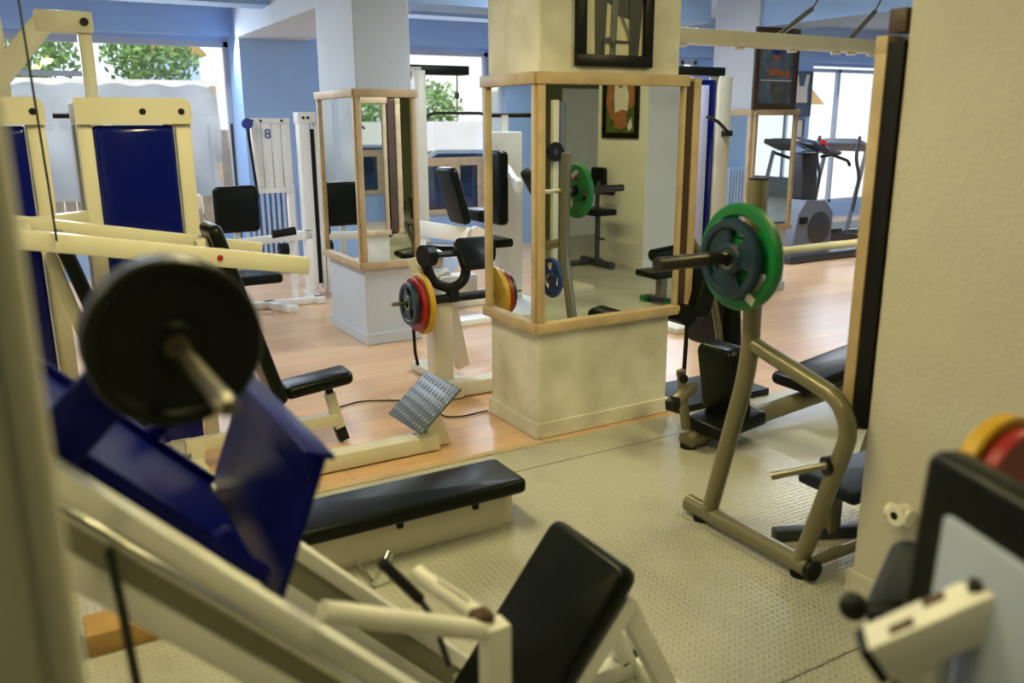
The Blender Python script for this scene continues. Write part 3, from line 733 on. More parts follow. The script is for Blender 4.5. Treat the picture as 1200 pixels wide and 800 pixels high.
# ------------------------------------------------------------------ preacher curl stand with T-bar
def calf_machine():
    t = thing('lever_curl_machine', 'cream machine with black yoke and loaded plate bar next to the middle pillar', 'exercise machine', (2.15, 4.55, 0))
    yb = 4.5
    g = G(); g.box((2.04, 4.44, .05), (2.16, 4.56, .60), .006); g.bar((2.08, 4.52, .58), (2.02, 4.60, .84), .10, .10)
    part('post', g, 'cream', t)
    g = G(); g.box((2.02, 4.36, 0.004), (2.19, 4.62, .10), .006); g.box((2.10, 4.38, .004), (3.0, 4.50, .09), .006); g.box((2.16, 4.50, .004), (2.28, 5.1, .06), .006)
    g.bar((2.42, 4.85, .05), (2.20, 4.66, .72), .09, .05, Y)
    part('base_frame', g, 'cream', t)
    part('head_block', G().pad((2.06, 4.52, .83), X, Z, .14, .11, .11, .02), 'white', t)
    part('lower_block', G().box((2.17, 4.60, .55), (2.42, 4.72, .70), .02), 'white', t)
    part('pad', G().pad((2.30, 4.40, .86), (1, 0, 0), (0, .55, .8), .24, .20, .06, .02), 'vinyl', t)
    rol = part('roller', G().cyl((1.97, 4.42, .865), (2.03, 4.435, .865), .064, seg=28), 'vinyl', t)
    part('axle', G().cyl((2.0, 4.43, .865), (2.32, 4.45, .86), .018), 'darksteel', rol)
    g = G().tube([(2.00, 4.46, .82), (2.04, 4.44, .70), (2.15, 4.42, .66), (2.23, 4.42, .70), (2.25, 4.42, .80)], .030, 12, .05)
    g.bar((2.155, 4.42, .68), (2.155, 4.44, .585), .06, .06)
    part('yoke', g, 'rubber', t)
    lb = part('load_bar', G().cyl((1.975, yb - .07, .605), (2.47, yb - .07, .605), .026), 'rubber', t)
    part('load_sleeve', G().cyl((1.775, yb - .07, .605), (1.98, yb - .07, .605), .0115).cyl((2.46, yb - .07, .605), (2.62, yb - .07, .605), .0115).cyl((1.97, yb - .07, .605), (2.48, yb - .07, .605), .0115), 'steel', lb)
    part('chain', G().tube([(1.915, 4.46, .44), (1.92, 4.46, .30), (1.935, 4.46, .22)], .010, 8), 'rubber', t)
    return t
calf_machine()
yb = 4.43
plate('dark petrol outermost plate on the left end of the cream lever machine', (1.882, yb, .598), X, .125, .03, 'petrol')
plate('red plate between petrol and yellow plates on the cream lever machine', (1.920, yb, .592), X, .155, .03, 'red', False)
plate('yellow innermost plate on the left end of the cream lever machine', (1.958, yb, .59), X, .175, .032, 'yellow', False)
plate('yellow right end plate of the lever machine in the narrow mirror', (2.50, yb, .592), X, .175, .032, 'yellow', False)

# cord on the laminate
tag(part('floor_cord', G().tube([(1.42, 4.55, .006), (1.62, 4.62, .006), (1.85, 4.50, .006), (1.95, 4.30, .006), (1.93, 4.10, .006), (2.02, 4.06, .006), (2.19, 4.075, .006)], .005, 8, .08), 'cable'),
    'thin dark cord lying across the laminate floor to the middle pillar', 'cord')

# ------------------------------------------------------------------ barbell rack
def rack():
    t = thing('bench_press_rack', 'champagne grey tubular bench press rack in front of the near right pillar', 'rack', (2.77, 2.1, 0))
    r = .030
    def side(x, s):
        up = part('upright', G().tube([(x, 2.375, .06), (x, 2.21, .72), (x, 2.225, 1.40)], .034, 18, .14), 'champagne', t)
        part('brace_tube', G().tube([(x, 2.19, .80), (x, 1.80, .70), (x, 1.745, .60), (x, 1.90, .06)], r, 18, .16), 'champagne', t)
        ft = part('base_tube', G().cyl((x, 2.50, .045), (x, 1.845, .045), .036, seg=20), 'champagne', t)
        part('end_cap', G().cyl((x, 1.835, .045), (x, 1.860, .045), .038, seg=20), 'rubber', ft)
        part('foot_pad', G().cyl((x, 2.42, 0), (x, 2.42, .016), .035), 'rubber', ft); part('foot_pad', G().cyl((x, 1.90, 0), (x, 1.90, .014), .035), 'rubber', ft)
        part('bar_hook', G().tube([(x, 2.20, 1.13), (x, 2.165, 1.115), (x, 2.15, 1.15)], .014, 10, .02), 'darksteel', up)
        pg = part('storage_peg', G().cyl((x + s * .02, 1.80, .47), (x + s * .28, 1.80, .49) if s > 0 else (x - .145, 1.935, .405), .0135), 'steel', t)
        part('peg_collar', G().cyl((x, 1.80, .465), (x + s * .03, 1.81 if s < 0 else 1.80, .462), .034), 'rubber', pg)
    side(2.30, -1); side(3.24, 1)
    part('cross_tube', G().cyl((2.30, 1.885, .05), (3.24, 1.885, .05), .022), 'champagne', t)
    part('cap', G().cyl((2.30, 2.225, 1.398), (2.30, 2.225, 1.405), .035), 'rubber', t)
rack()
def rack_bench():
    t = thing('step_platform', 'low dark slate padded platform inside the barbell rack', 'bench', (2.75, 2.0, 0))
    part('pad', G().pad((2.74, 1.98, .27), X, Y, .50, .27, .055, .014), 'darkpad', t)
    part('leg', G().box((2.60, 2.02, .03), (2.66, 2.08, .245), .004), 'champagne', t); part('leg', G().box((2.84, 1.90, .03), (2.90, 1.96, .245), .004), 'champagne', t)
    g = G().bar((2.42, 2.14, .025), (2.9, 1.93, .025), .05, .045); part('base', g, 'darkgrey', t)
rack_bench()
def barbell():
    t = thing('barbell', 'barbell resting on the rack hooks with green plates', 'barbell', (2.77, 2.165, 1.15))
    part('shaft', G().cyl((2.10, 2.165, 1.145), (3.44, 2.165, 1.145), .0145), 'cream', t)
    for a, b in ((2.20, 1.80), (3.34, 3.76)): part('sleeve', G().cyl((a, 2.165, 1.145), (b, 2.165, 1.145), .0245, seg=24), 'darksteel', t)
    for x0, x1 in ((2.195, 2.225), (3.315, 3.345)): part('collar', G().cyl((x0, 2.165, 1.145), (x1, 2.165, 1.145), .038, seg=24), 'darksteel', t)
barbell()
gp = plate('green grip plate on the near left end of the barbell', (2.172, 2.165, 1.140), X, .188, .040, 'green')
plate('small petrol blue grip plate outside the green one on the barbell', (2.128, 2.165, 1.137), X, .140, .036, 'petrol')
part('paper_label', G().obox((2.150, 2.085, 1.005), (0, 1, .5), (0, -.5, 1), X, .04, .03, .002, 0), 'printwhite', gp, False, 'white paper label')
plate('green grip plate on the far right end of the barbell, seen in the mirror', (3.368, 2.165, 1.140), X, .188, .040, 'green')
plate('red grip plate on the far right end of the barbell, seen in the mirror', (3.412, 2.165, 1.137), X, .125, .036, 'red')
plate('blue grip plate on the low storage peg of the rack, seen in the mirror', (3.40, 1.80, .476), X, .15, .036, 'plateblue')

# ------------------------------------------------------------------ ab bench on the right
def ab_bench():
    t = thing('sit_up_bench', 'champagne framed sit-up bench with black pads behind the barbell rack', 'bench', (3.4, 3.08, 0))
    part('main_tube', G().tube([(2.78, 3.07, .035), (3.0, 3.07, .06), (4.30, 3.10, .155)], .048, 18, .1), 'champagne', t)
    part('foot', G().cyl((2.80, 3.07, 0), (2.80, 3.07, .016), .04), 'rubber', t)
    part('long_pad', G().pad((3.98, 3.10, .265), (1, 0, .13), Y, .90, .30, .07, .03), 'vinyl', t)
    part('leg', G().box((4.20, 3.07, 0), (4.26, 3.13, .16), .004), 'champagne', t)
    part('shin_pad', G().pad((3.01, 3.06, .33), (-.18, 0, .98), Y, .38, .26, .12, .03), 'vinyl', t)
    part('seat', G().pad((3.00, 3.02, .125), (1, 0, .12), Y, .34, .26, .07, .02), 'vinyl', t)
    g = G().bar((2.73, 3.07, .42), (2.78, 3.07, .10), .035, .035); g.bar((2.60, 2.98, .285), (2.80, 3.05, .33), .045, .045)
    part('roller_frame', g, 'champagne', t)
    part('roller', G().cyl((2.67, 2.98, .405), (2.79, 3.14, .375), .022), 'rubber', t)
    part('tip', G().bar((2.585, 2.975, .281), (2.64, 2.994, .294), .052, .052), 'rubber', t)
    return t
ab_bench()
def dark_machine():
    t = thing('leg_curl_machine', 'dark leg curl machine with black pads half hidden behind the green plate', 'exercise machine', (3.5, 3.8, 0))
    part('pad', G().pad((3.55, 3.75, .58), (-.12, 0, 1), Y, .62, .42, .09, .03), 'vinyl', t)
    part('pad', G().pad((3.28, 3.62, .70), (.3, 0, 1), Y, .34, .30, .12, .03), 'vinyl', t)
    part('frame', G().tube([(3.22, 3.6, .98), (3.36, 3.6, .80), (3.50, 3.62, .40), (3.55, 3.62, .03)], .022, 12, .06), 'champagne', t)
    part('pad_arm', G().bar((3.28, 3.62, .70), (3.55, 3.75, .60), .05, .05), 'champagne', t)
    part('roller', G().cyl((3.15, 3.50, .56), (3.15, 3.80, .56), .06), 'vinyl', t)
    part('strut', G().cyl((3.16, 3.52, .52), (3.13, 3.50, .02), .012), 'rubber', t)
    part('base', G().box((3.1, 3.48, 0), (3.8, 3.9, .04), .004), 'rubber', t)
dark_machine()
# tower with lavender and blue panel behind the middle pillar
def right_tower():
    t = thing('weight_tower_machine', 'cream weight tower with lavender and blue side panels behind the middle pillar', 'exercise machine', (4.85, 5.1, 0))
    part('post', G().box((4.70, 5.0, 0), (4.83, 5.12, 1.93), .005), 'cream', t)
    part('shroud', G().box((4.575, 5.02, .05), (4.69, 5.10, 1.90), .015), 'bluepanel', t)
    part('side_panel', G().box((4.50, 5.0, .05), (4.60, 5.015, 1.86), .004), 'lavender', t)
    part('top_beam', G().box((4.30, 5.0, 1.93), (4.75, 5.12, 1.99), .005), 'black', t)
    part('base', G().box((4.3, 4.9, 0), (5.0, 5.4, .05), .005), 'cream', t)
    part('cable_arm', G().tube([(4.50, 4.90, 1.63), (4.62, 4.92, 1.60), (4.80, 4.96, 1.50)], .013, 10), 'darksteel', t)
    part('arm_bracket', G().box((4.74, 4.93, 1.49), (4.79, 5.01, 1.53)), 'darksteel', t)
right_tower()

# ------------------------------------------------------------------ light track
def light_track():
    t = thing('ceiling_light_track', 'long cream hanging light track crossing above the barbell rack', 'light', (4.2, 4.0, 2.05))
    part('channel', G().box((3.10, 3.93, 2.035), (5.6, 4.07, 2.115), .004), 'cream', t)
    g = G()
    for a, b in (((4.20, 4.0, 2.10), (4.50, 4.0, 2.28)), ((4.86, 4.0, 2.10), (5.10, 4.0, 2.30))): g.cyl(a, b, .016)
    g.cyl((4.50, 4.0, 2.28), (4.9, 4.0, 2.78), .006); g.cyl((5.10, 4.0, 2.30), (5.4, 4.0, 2.78), .006)
    part('hanger', g, 'steel', t)
    for xx in (3.45, 3.9, 4.35, 4.75, 4.9, 5.1): part('lamp', G().cyl((xx, 4.0, 2.015), (xx, 4.0, 2.036), .03), 'lampshade', t)
light_track()

# ------------------------------------------------------------------ cardio machines
def elliptical():
    t = thing('elliptical_trainer', 'grey elliptical trainer with dark console in front of the right window', 'elliptical trainer', (8.35, 7.3, 0))
    part('base', G().box((7.62, 6.80, 0), (9.1, 7.45, .10), .03), 'darkgrey', t)
    g = G(); g.prism([(0, 0), (.66, 0), (.66, .46), (.52, .60), (.20, .62), (.08, .46)], (7.72, 7.36, .09), X, Z, .46)
    part('shroud', g, 'grey', t)
    part('side_cover', G().lathe((8.16, 6.895, .38), Y, [(0, -.01), (.15, -.01), (.19, .0), (.19, .03)], 30), 'darkgrey', t)
    part('badge', G().box((7.82, 6.885, .44), (7.95, 6.90, .52), .004), 'rubber', t)
    part('mast', G().bar((8.10, 7.12, .62), (8.06, 7.12, 1.24), .20, .26, X, .02), 'darkgrey', t)
    con = part('console', G().obox((8.03, 7.02, 1.33), (1, -.1, -.42), (.1, .92, .1), (.4, 0, 1), .28, .40, .07, .02), 'screen', t)
    part('display', G().obox((8.04, 6.83, 1.36), (1, 0, -.42), (0, 0, 1), (0, 1, 0), .08, .05, .03), 'redled', con)
    for yy in (6.84, 7.42):
        part('swing_arm', G().tube([(8.65, yy, .55), (8.72, yy, .95), (8.62, yy, 1.18), (8.66, yy, 1.42)], .020, 12, .1), 'darkgrey', t)
        part('pedal', G().box((8.75, yy - .07, .22), (9.15, yy + .07, .27), .02), 'rubber', t)
        part('pedal_arm', G().bar((8.45, yy, .30), (9.25, yy, .16), .04, .05), 'darkgrey', t)
    part('hand_grip', G().tube([(8.10, 6.9, 1.20), (8.40, 6.85, 1.24), (8.46, 7.12, 1.24), (8.40, 7.38, 1.24), (8.10, 7.34, 1.20)], .018, 10, .08), 'rubber', t)
elliptical()
def treadmill():
    t = thing('treadmill', 'dark treadmill with pale console behind the elliptical trainer', 'treadmill', (9.9, 7.9, 0))
    part('deck', G().box((9.2, 7.6, .05), (10.9, 8.3, .20), .03), 'darkgrey', t)
    part('belt', G().box((9.3, 7.68, .20), (10.8, 8.22, .206)), 'rubber', t)
    for yy in (7.62, 8.28): part('upright', G().tube([(9.55, yy, .18), (9.80, yy, 1.20)], .028, 12), 'grey', t)
    part('console', G().obox((9.78, 7.95, 1.28), (1, 0, -.35), Y, (.35, 0, 1), .34, .72, .07, .02), 'grey', t)
    part('display', G().obox((9.79, 7.95, 1.325), (1, 0, -.35), Y, (.35, 0, 1), .24, .5, .012), 'screen', t)
    part('hand_rail', G().tube([(9.78, 7.62, 1.18), (10.3, 7.60, 1.05), (10.35, 7.60, .98)], .022, 10, .05), 'rubber', t)
    part('hand_rail', G().tube([(9.78, 8.28, 1.18), (10.3, 8.30, 1.05), (10.35, 8.30, .98)], .022, 10, .05), 'rubber', t)
    for xx in (9.3, 10.8): part('foot', G().box((xx - .06, 7.65, 0), (xx + .06, 8.25, .06)), 'rubber', t)
    return t
tr = copy_tree(treadmill(), (-.5, -4.8, 0))
tr['label'] = 'treadmill reflected in the wood framed mirror on the far pillar'
def bike():
    t = thing('exercise_bike', 'exercise bike with looped black handlebars beside the far pillar', 'exercise bike', (8.35, 8.4, 0))
    part('base', G().box((7.8, 8.3, 0), (8.7, 8.5, .06), .01), 'rubber', t)
    part('post', G().box((8.0, 8.36, .05), (8.1, 8.44, 1.05), .01), 'grey', t)
    part('handlebar', G().tube([(8.04, 8.36, 1.02), (8.75, 8.30, 1.10), (8.85, 8.3, 1.02), (8.75, 8.3, .93), (8.06, 8.36, .62)], .020, 10, .08), 'rubber', t)
    part('hand_rest', G().tube([(8.04, 8.40, 1.04), (8.1, 8.4, 1.30), (8.7, 8.35, 1.20)], .020, 10, .06), 'rubber', t)
    part('pedal_crank', G().cyl((8.35, 8.34, .30), (8.35, 8.46, .30), .14), 'darkgrey', t)
    part('frame_tube', G().bar((8.05, 8.4, .30), (8.6, 8.4, .30), .05, .06), 'grey', t)
bike()

# ------------------------------------------------------------------ things seen only in the front mirror
def curl_stool():
    t = thing('preacher_curl_bench', 'preacher curl stool with black seat and arm roll reflected in the front mirror', 'bench', (5.7, -.75, 0))
    part('seat', G().pad((5.62, -.75, .63), X, Y, .30, .42, .07, .02), 'vinyl', t)
    part('post', G().cyl((5.65, -.75, .05), (5.65, -.75, .60), .03), 'darkgrey', t)
    part('height_pin', G().cyl((5.65, -.75, .33), (5.65, -.62, .33), .012), 'darkgrey', t)
    part('arm_roll', G().cyl((5.72, -1.05, .85), (5.72, -.58, .85), .04), 'vinyl', t)
    part('back_pad', G().pad((5.82, -.98, .99), Y, Z, .26, .22, .06, .02), 'vinyl', t)
    part('arm_roll_post', G().bar((5.74, -.90, .60), (5.76, -.90, .95), .04, .04), 'darkgrey', t)
    part('base_tube', G().cyl((5.70, -1.10, .045), (5.68, -.50, .045), .042), 'darkgrey', t)
    part('rear_tube', G().cyl((5.4, -.95, .035), (5.85, -.95, .035), .03), 'darkgrey', t)
curl_stool()
def green_bench():
    t = thing('green_footed_bench', 'bench with black pad and green rubber feet reflected in the front mirror', 'bench', (5.1, 1.25, 0))
    part('pad', G().pad((5.10, 1.22, .29), X, Y, .70, .30, .06, .02), 'vinyl', t)
    part('leg', G().box((4.93, 1.16, .03), (5.0, 1.24, .26), .004), 'champagne', t)
    part('leg', G().box((5.35, 1.16, .03), (5.42, 1.24, .26), .004), 'champagne', t)
    part('foot_tube', G().box((4.92, 1.02, .02), (5.01, 1.38, .06), .01), 'darkgrey', t)
    for yy in (1.02, 1.36): part('foot', G().box((4.90, yy - .05, 0), (5.03, yy + .05, .05), .01), 'green', t)
    part('leg_roller', G().cyl((4.80, 1.26, .46), (5.45, 1.20, .50), .055), 'vinyl', t)
    part('roller_post', G().box((5.22, 1.20, .05), (5.27, 1.25, .50), .004), 'champagne', t)
green_bench()
def pulley_tower():
    t = thing('pulley_tower', 'cream cable tower with a round pulley wheel reflected in the front mirror', 'exercise machine', (4.5, .1, 0))
    part('post', G().box((4.47, .10, 0), (4.53, .16, 1.80), .005), 'cream', t)
    part('stack_post', G().box((4.56, .06, 0), (4.62, .14, 1.78), .005), 'grey', t)
    part('pulley', G().lathe((4.46, .20, 1.33), Y, [(.03, -.015), (.06, -.012), (.075, -.015), (.09, -.015), (.09, .015), (.075, .015), (.06, .012), (.03, .015)], 28, True), 'rubber', t)
    part('spoke', G().box((4.38, .19, 1.315), (4.54, .21, 1.345)).box((4.445, .15, 1.25), (4.475, .21, 1.41)), 'darkgrey', t)
    part('base', G().box((4.3, -.1, 0), (4.8, .4, .05), .005), 'cream', t)
pulley_tower()
# pale door in the front wall behind the camera (mirror only)
struct('door_1', G().box((6.75, -3.20, 0), (7.6, -3.15, 2.05), .01), 'cream')

# ------------------------------------------------------------------ right foreground machine
def near_machine():
    t = thing('leg_extension_machine', 'chipped white machine arm with black framed grey board in the right foreground', 'exercise machine', (1.1, .6, 0))
    h = math.radians(20); d = V((math.sin(h), math.cos(h), 0)); n0 = V((-math.cos(h), math.sin(h), 0))
    up = V((.05, 0, 1)).normalized()
    # board: left top corner near (1.02,.66,1.17)
    c0 = V((1.057, .689, 1.157))
    W, Hh = .46, .52
    ctr = c0 - d * (W / 2) - up * (Hh / 2)
    part('back_pad', G().pad(ctr - n0 * .035, d, up, W, Hh, .055, .016), 'vinyl', t)
    bc = ctr - n0 * .002
    bd = part('board', G().obox(bc - up * 0.0 - n0 * .0, d, up, n0, W - .15, Hh - .14, .012, .003), 'greyplate', t, label='grey backing board')
    for a, b in ((.155, .13), (.135, .175), (.16, .36), (.30, .13)):
        part('bolt', G().lathe(c0 - d * a - up * b + n0 * .006, n0, [(.0, .010), (.006, .009), (.0075, .003), (.013, .002), (.013, 0)], 14), 'darksteel', bd)
    # support tube towards -x
    a, b = V((.917, .622, .912)), V((1.020, .523, 1.016))
    arm = part('support_arm', G().bar(a, b, .058, .056, Z, .004), 'chipped', t)
    part('end_cap', G().bar(a - (b - a).normalized() * .014, a + (b - a).normalized() * .003, (.056), .054, Z, .004), 'rubber', arm)
    for u, sd, e in ((.050, .012, .034), (.100, -.014, .030)):
        p = a + (b - a).normalized() * u
        part('bare_patch', G().obox(p + (b - a).cross(Z).cross(b - a).normalized() * .0282 + (b - a).cross(Z).normalized() * sd, (b - a), (b - a).cross(Z), (b - a).cross(Z).cross(b - a), e, .018, .003, 0), 'rust', arm, label='brown patch of bare metal')
    part('bolt', G().cyl(V((.945, .572, .93)), V((.95, .59, .935)), .008, seg=10), 'rubber', arm)
    part('post', G().bar((.965, .58, .02), (.965, .58, .935), .045, .045, X), 'chipped', t)
    part('base', G().box((.80, .45, 0), (1.55, .75, .05), .005), 'chipped', t)
    part('board_post', G().bar((1.15, .52, .03), (1.12, .50, 1.0), .04, .04, X), 'chipped', t)
    part('seat_pad', G().pad((1.245, .80, .82), (.75, .2, .65), (-.2, 1, 0), .17, .10, .05, .02), 'darkpad', t)
    part('seat_post', G().bar((1.28, .75, .03), (1.28, .78, .80), .04, .04, X), 'chipped', t)
    kn = part('lever', G().tube([(1.24, .79, .80), (1.03, .744, .882)], .007, 10), 'darksteel', t)
    part('knob', G().ball((1.025, .742, .885), .022), 'rubber', kn)
    part('plate_peg', G().cyl((1.465, .90, .968), (1.465, .60, .968), .012), 'steel', t)
    part('peg_post', G().bar((1.465, .88, .03), (1.465, .88, .96), .04, .04, X), 'chipped', t)
near_machine()
plate('yellow plate on the peg behind the black framed board at the right edge', (1.465, .80, .966), Y, .128, .032, 'yellow', False)
plate('red plate next to the yellow one at the right edge', (1.465, .766, .966), Y, .112, .030, 'red', False)

# valve on the near right pillar
t = thing('pipe_valve', 'small white plastic pipe outlet low on the near right pillar', 'pipe', (2.355, 1.58, .35))
part('body', G().cyl((2.372, 1.555, .37), (2.31, 1.555, .375), .032).cyl((2.338, 1.52, .372), (2.338, 1.60, .372), .028), 'plastic', t)
part('opening', G().cyl((2.338, 1.602, .372), (2.338, 1.598, .372), .016).cyl((2.3095, 1.56, .374), (2.3085, 1.56, .374), .013), 'rubber', t)

# ------------------------------------------------------------------ outside
def outside():
    o = part('ground_outside', G().box((-14, 10.15, -.15), (30, 40, -.05)), 'ground', None, False); o['kind'] = 'structure'
    t = thing('plank_fence', 'pale wooden plank fence in the yard outside the windows', 'fence', (2, 12.6, -.05))
    g = G(); x = -6.0; k = 0
    while x < 2.75:
        w = random.uniform(.13, .17); g.box((x, 12.6, -.05), (x + w, 12.63, random.uniform(1.35, 1.65)), .004); x += w + .012
    part('planks', g, 'plank', t)
    g = G()
    for z in (.3, 1.1): g.box((-6, 12.64, z), (2.8, 12.68, z + .08))
    part('fence_rails', g, 'plank', t)
    # plastic sheet hung in front of it
    g = G(); nx, nz = 90, 20
    vs = [[g.bm.verts.new((-3.5 + 6.0 * i / nx, 12.1 + .06 * math.sin(i * .55 + j * .45) * (.3 + .7 * (1 - j / nz)) + .04 * math.sin(i * .23 - j * .3), .66 + 1.42 * j / nz + (.02 * math.sin(i * .9) if j == nz else 0))) for i in range(nx + 1)] for j in range(nz + 1)]
    for j in range(nz):
        for i in range(nx): g.bm.faces.new((vs[j][i], vs[j][i + 1], vs[j + 1][i + 1], vs[j + 1][i]))
    ex = bmesh.ops.solidify(g.bm, geom=list(g.bm.faces), thickness=.006)
    t2 = thing('plastic_sheet', 'white plastic sheeting stretched on posts outside the left window', 'sheet', (-.5, 12.1, -.05))
    part('sheet', g, 'sheet', t2)
    for xx in (-3.4, -.6, 2.47): part('post', G().box((xx - .035, 12.14, -.05), (xx + .035, 12.21, 2.08)), 'plank', t2)
    w = part('garden_wall', G().box((-12, 15.5, -.05), (4.0, 15.8, 2.30)), 'outwall', None, False); tag(w, 'long whitewashed wall behind the plank fence', 'wall')
    w = part('block_wall', G().box((9.5, 13.6, -.05), (26, 13.9, 1.95)), 'outwall', None, False); tag(w, 'pale block wall outside the right window', 'wall')
    w = part('yard_wall', G().box((3.3, 14.2, -.05), (9.3, 14.4, 1.62)), 'outwall', None, False); tag(w, 'low white yard wall behind the car outside the middle window', 'wall')
    w = part('tall_block_wall', G().box((12.4, 14.6, -.05), (16.0, 14.8, 2.55)), 'outwall', None, False); tag(w, 'taller pale wall section left in the right window', 'wall')
    def tree(x, y, h, r, lab, n=1100):
        t = thing('tree', lab, 'tree', (x, y, -.05), 'trees outside')
        part('trunk', G().tube([(x, y, -.05), (x + .1, y, h - r)], .12, 8, r2=.06), 'bark', t)
        g = G()
        for i in range(n):
            a, b = random.uniform(0, 2 * PI), math.acos(random.uniform(-1, 1)); rr = r * random.uniform(.5, 1) 
            c = V((x + rr * 1.3 * math.sin(b) * math.cos(a), y + rr * math.sin(b) * math.sin(a), h + rr * .8 * math.cos(b)))
            u = V((random.uniform(-1, 1), random.uniform(-1, 1), random.uniform(-1, 1))).normalized(); v = u.orthogonal().normalized(); s = random.uniform(.05, .10)
            g.bm.faces.new([g.bm.verts.new(c + u * s), g.bm.verts.new(c + v * s * .5), g.bm.verts.new(c - u * s), g.bm.verts.new(c - v * s * .5)])
        part('foliage', g, 'leaf', t, False)
    tree(.4, 17, 2.75, .75, 'round green tree over the wall, left of the leftmost window bar')
    tree(2.6, 18.0, 2.8, .7, 'green tree over the wall behind the blue tower window')
    tree(4.9, 18.2, 2.9, .6, 'small tree over the wall near the wall pier')
    tree(6.9, 15.6, 1.9, .75, 'leafy tree seen above the lat pulldown bar')
    tree(17.0, 15.6, 2.0, .6, 'low green shrub before the pale block wall', 260)
    # distant houses
    for x0, x1, y0, h, m_, lab in ((3.4, 4.6, 24, 3.3, 'radiator', 'pale blue house over the wall outside the left window'), (7.5, 13, 20, 5.0, 'outwall', 'white house behind the fence outside the middle window'), (19, 21, 18, 1.9, 'printblue', 'blue grey shed roof behind the block wall')):
        b = thing('house', lab, 'house', ((x0 + x1) / 2, y0 + 1.5, -.05))
        part('walls', G().box((x0, y0, -.05), (x1, y0 + 3, h)), m_, b, False)
        part('roof', G().prism([(-.2, 0), (x1 - x0 + .2, 0), ((x1 - x0) / 2, .9)], (x0, y0 + 3.1, h), X, Z, 3.2), 'block', b, False)
        part('window_pane', G().box((x0 + .5, y0 - .03, h - 1.6), (x0 + 1.1, y0 + .02, h - .8)), 'carglass', b, False)
    # dark car outside the middle window
    c = thing('car', 'dark blue car parked outside the middle window', 'car', (6.0, 11.6, -.05))
    body = [(0, .18), (4.0, .18), (4.05, .5), (3.9, .72), (3.1, .82), (2.5, 1.22), (1.0, 1.25), (.35, .85), (.02, .75)]
    part('body', G().prism(body, (4.1, 12.3, -.05), X, Z, 1.4), 'carpaint', c)
    part('side_window', G().prism([(.55, .85), (2.85, .82), (2.4, 1.16), (1.1, 1.18)], (4.1, 10.895, -.05), X, Z, .012), 'carglass', c, False)
    part('side_trim', G().prism([(.3, .86), (.34, .92), (1.0, 1.29), (2.5, 1.27), (3.1, .86), (3.05, .82), (2.48, 1.22), (1.02, 1.24)], (4.1, 10.892, -.05), X, Z, .02), 'carwhite', c, False)
    for xx in (4.9, 7.3): part('wheel', G().lathe((xx, 10.95, .25), Y, [(0, -.1), (.2, -.1), (.3, -.08), (.3, .1), (0, .1)], 28), 'rubber', c)
outside()

# ------------------------------------------------------------------ light
W = bpy.data.worlds.new('World'); SC.world = W; W.use_nodes = True
nt = W.node_tree; bg = nt.nodes['Background']; bg.inputs[0].default_value = (.80, .90, 1.0, 1); bg.inputs[1].default_value = 1.5
def lamp(name, kind, loc, energy, col, size=None, rot=None, sy=None):
    d = bpy.data.lights.new(name, kind); d.energy = energy; d.color = col
    if kind == 'AREA':
        d.shape = 'RECTANGLE'; d.size = size; d.size_y = sy or size
    o = link(bpy.data.objects.new(name, d)); o.location = loc
    if rot: o.rotation_euler = rot
    return o
s = lamp('sun', 'SUN', (0, 0, 20), 2.6, (1, .95, .88)); s.rotation_euler = V((.25, .55, -.8)).to_track_quat('-Z', 'Y').to_euler(); s.data.angle = .02
# portals in the window openings help Cycles find the sky
for x0, x1, z0 in ((-1.3, 2.24, .4), (3.1, 5.46, .42), (6.2, 8.95, .4), (11.25, 14, .25)):
    p = lamp('window_portal', 'AREA', ((x0 + x1) / 2, 10.2, (z0 + 2.46) / 2), 1, (1, 1, 1), x1 - x0, (math.radians(-90), 0, 0), 2.46 - z0)
    p.data.cycles.is_portal = True
    # added strip light inside each window head, brightens the room like sky light
    lamp('added_daylight', 'AREA', ((x0 + x1) / 2, 9.70, 2.40), 48 * (x1 - x0) / 2.5, (.74, .86, 1), x1 - x0 - .1, (math.radians(-48), 0, 0), .16)
def tube_lamp(label, x, y, energy, L=1.2, col=(1, .86, .40)):
    t = thing('ceiling_lamp', label, 'ceiling light', (x, y, 2.70))
    part('housing', G().box((x - .08, y - L / 2, 2.72), (x + .08, y + L / 2, 2.78), .005), 'lampshade', t)
    nm = 'warm tube' if col[2] < .7 else 'added cool tube'; m = bpy.data.materials.get(nm)
    if not m:
        m = bpy.data.materials.new(nm); m.use_nodes = True
        b = m.node_tree.nodes['Principled BSDF']; b.inputs['Emission Color'].default_value = (*col, 1); b.inputs['Emission Strength'].default_value = 8
    part('tube', G().cyl((x, y - L / 2 + .04, 2.695), (x, y + L / 2 - .04, 2.695), .02), m, t)
    l = lamp('tube_light', 'AREA', (x, y, 2.66), energy, col, .15, (0, 0, 0), L)
    return t
tube_lamp('warm strip lamp on the ceiling above the camera, nearest the leg press', .7, .8, 13)
tube_lamp('warm strip lamp on the ceiling above the low flat bench', .8, 2.7, 41)
tube_lamp('warm strip lamp on the ceiling above the barbell rack', 3.5, 1.5, 40)
tube_lamp('warm strip lamp on the ceiling near the torso poster', 4.6, -.8, 16)
tube_lamp('warm strip lamp on the ceiling left of the camera', -1.3, 2.6, 16)
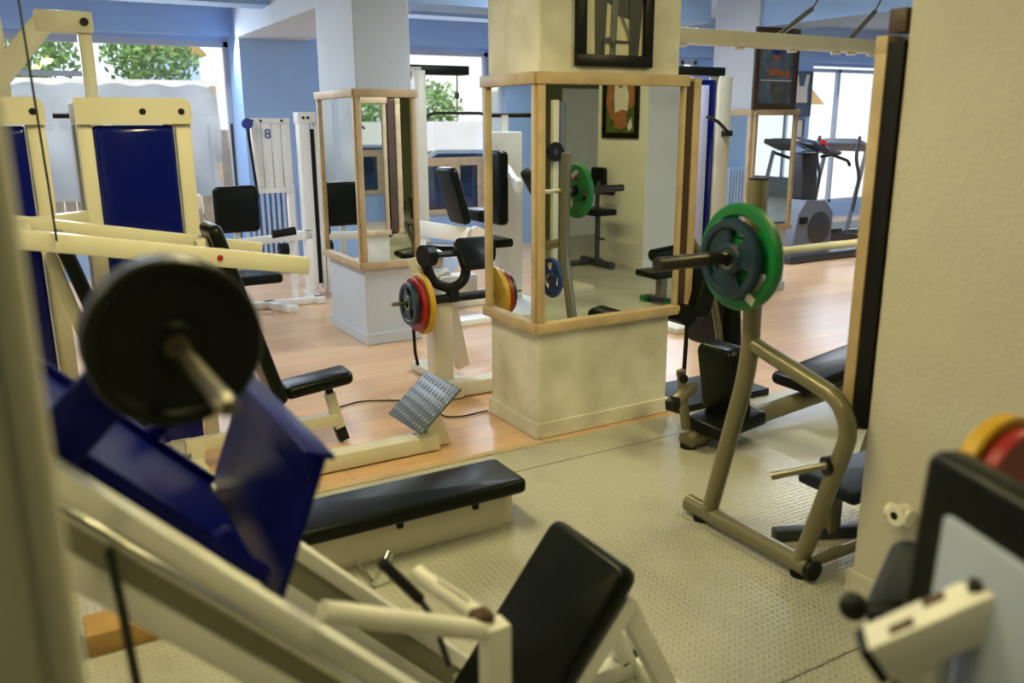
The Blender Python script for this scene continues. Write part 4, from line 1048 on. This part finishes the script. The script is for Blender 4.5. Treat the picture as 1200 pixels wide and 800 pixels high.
for lab, x, y, e in (('added cool strip lamp on the ceiling over the laminate floor, behind the middle pillar', 3.9, 5.0, 60), ('added cool strip lamp on the ceiling over the chest press machines', .4, 6.8, 46), ('added cool strip lamp on the ceiling near the elliptical trainer', 7.6, 6.4, 66), ('added cool strip lamp on the ceiling beside the treadmill', 10.5, 6.6, 50)):
    tube_lamp(lab, x, y, e, col=(.86, .93, 1))  # cool lamps are added, out of view, to brighten the back of the room

# repeats share a group
for o in COL.objects:
    if o.parent is None and 'category' in o.keys() and 'group' not in o.keys():
        c = o['category']; l = o['label']
        if c == 'weight plate': o['group'] = 'plates on the leg press' if 'leg press' in l else 'plates on the lever machine' if 'lever machine' in l else 'plates at the right edge' if 'right edge' in l else 'grip plates of the barbell rack'
        elif c == 'mirror': o['group'] = 'mirrors around the pillars'
        elif c == 'picture': o['group'] = 'framed pictures on the pillars'
        elif c == 'ceiling light': o['group'] = 'ceiling strip lamps'
        elif c == 'treadmill': o['group'] = 'treadmills'
        elif 'chest press' in l: o['group'] = 'chest press machines'
        elif c == 'house': o['group'] = 'houses outside'

# ------------------------------------------------------------------ camera
cam = bpy.data.cameras.new('camera'); co = link(bpy.data.objects.new('camera', cam))
cam.sensor_width = 36; cam.sensor_fit = 'HORIZONTAL'; cam.lens = 30.0
PITCH, ROLL, YAW = math.radians(14.4), math.radians(.29), math.radians(30)
fh = V((math.sin(YAW), math.cos(YAW), 0)); rh = V((math.cos(YAW), -math.sin(YAW), 0))
fw = fh * math.cos(PITCH) - Z * math.sin(PITCH); u0 = fh * math.sin(PITCH) + Z * math.cos(PITCH)
rr = rh * math.cos(ROLL) - u0 * math.sin(ROLL); uu = u0 * math.cos(ROLL) + rh * math.sin(ROLL)
mx = Matrix((rr, uu, -fw)).transposed().to_4x4(); mx.translation = V((0, 0, 1.6)); co.matrix_world = mx
cam.clip_start = .05
cam.dof.use_dof = True; cam.dof.focus_distance = 5.5; cam.dof.aperture_fstop = 1.9
SC.camera = co
vs = SC.view_settings; vs.view_transform = 'Standard'; vs.look = 'None'; vs.gamma = 1; vs.exposure = 0.0; vs.use_curve_mapping = False
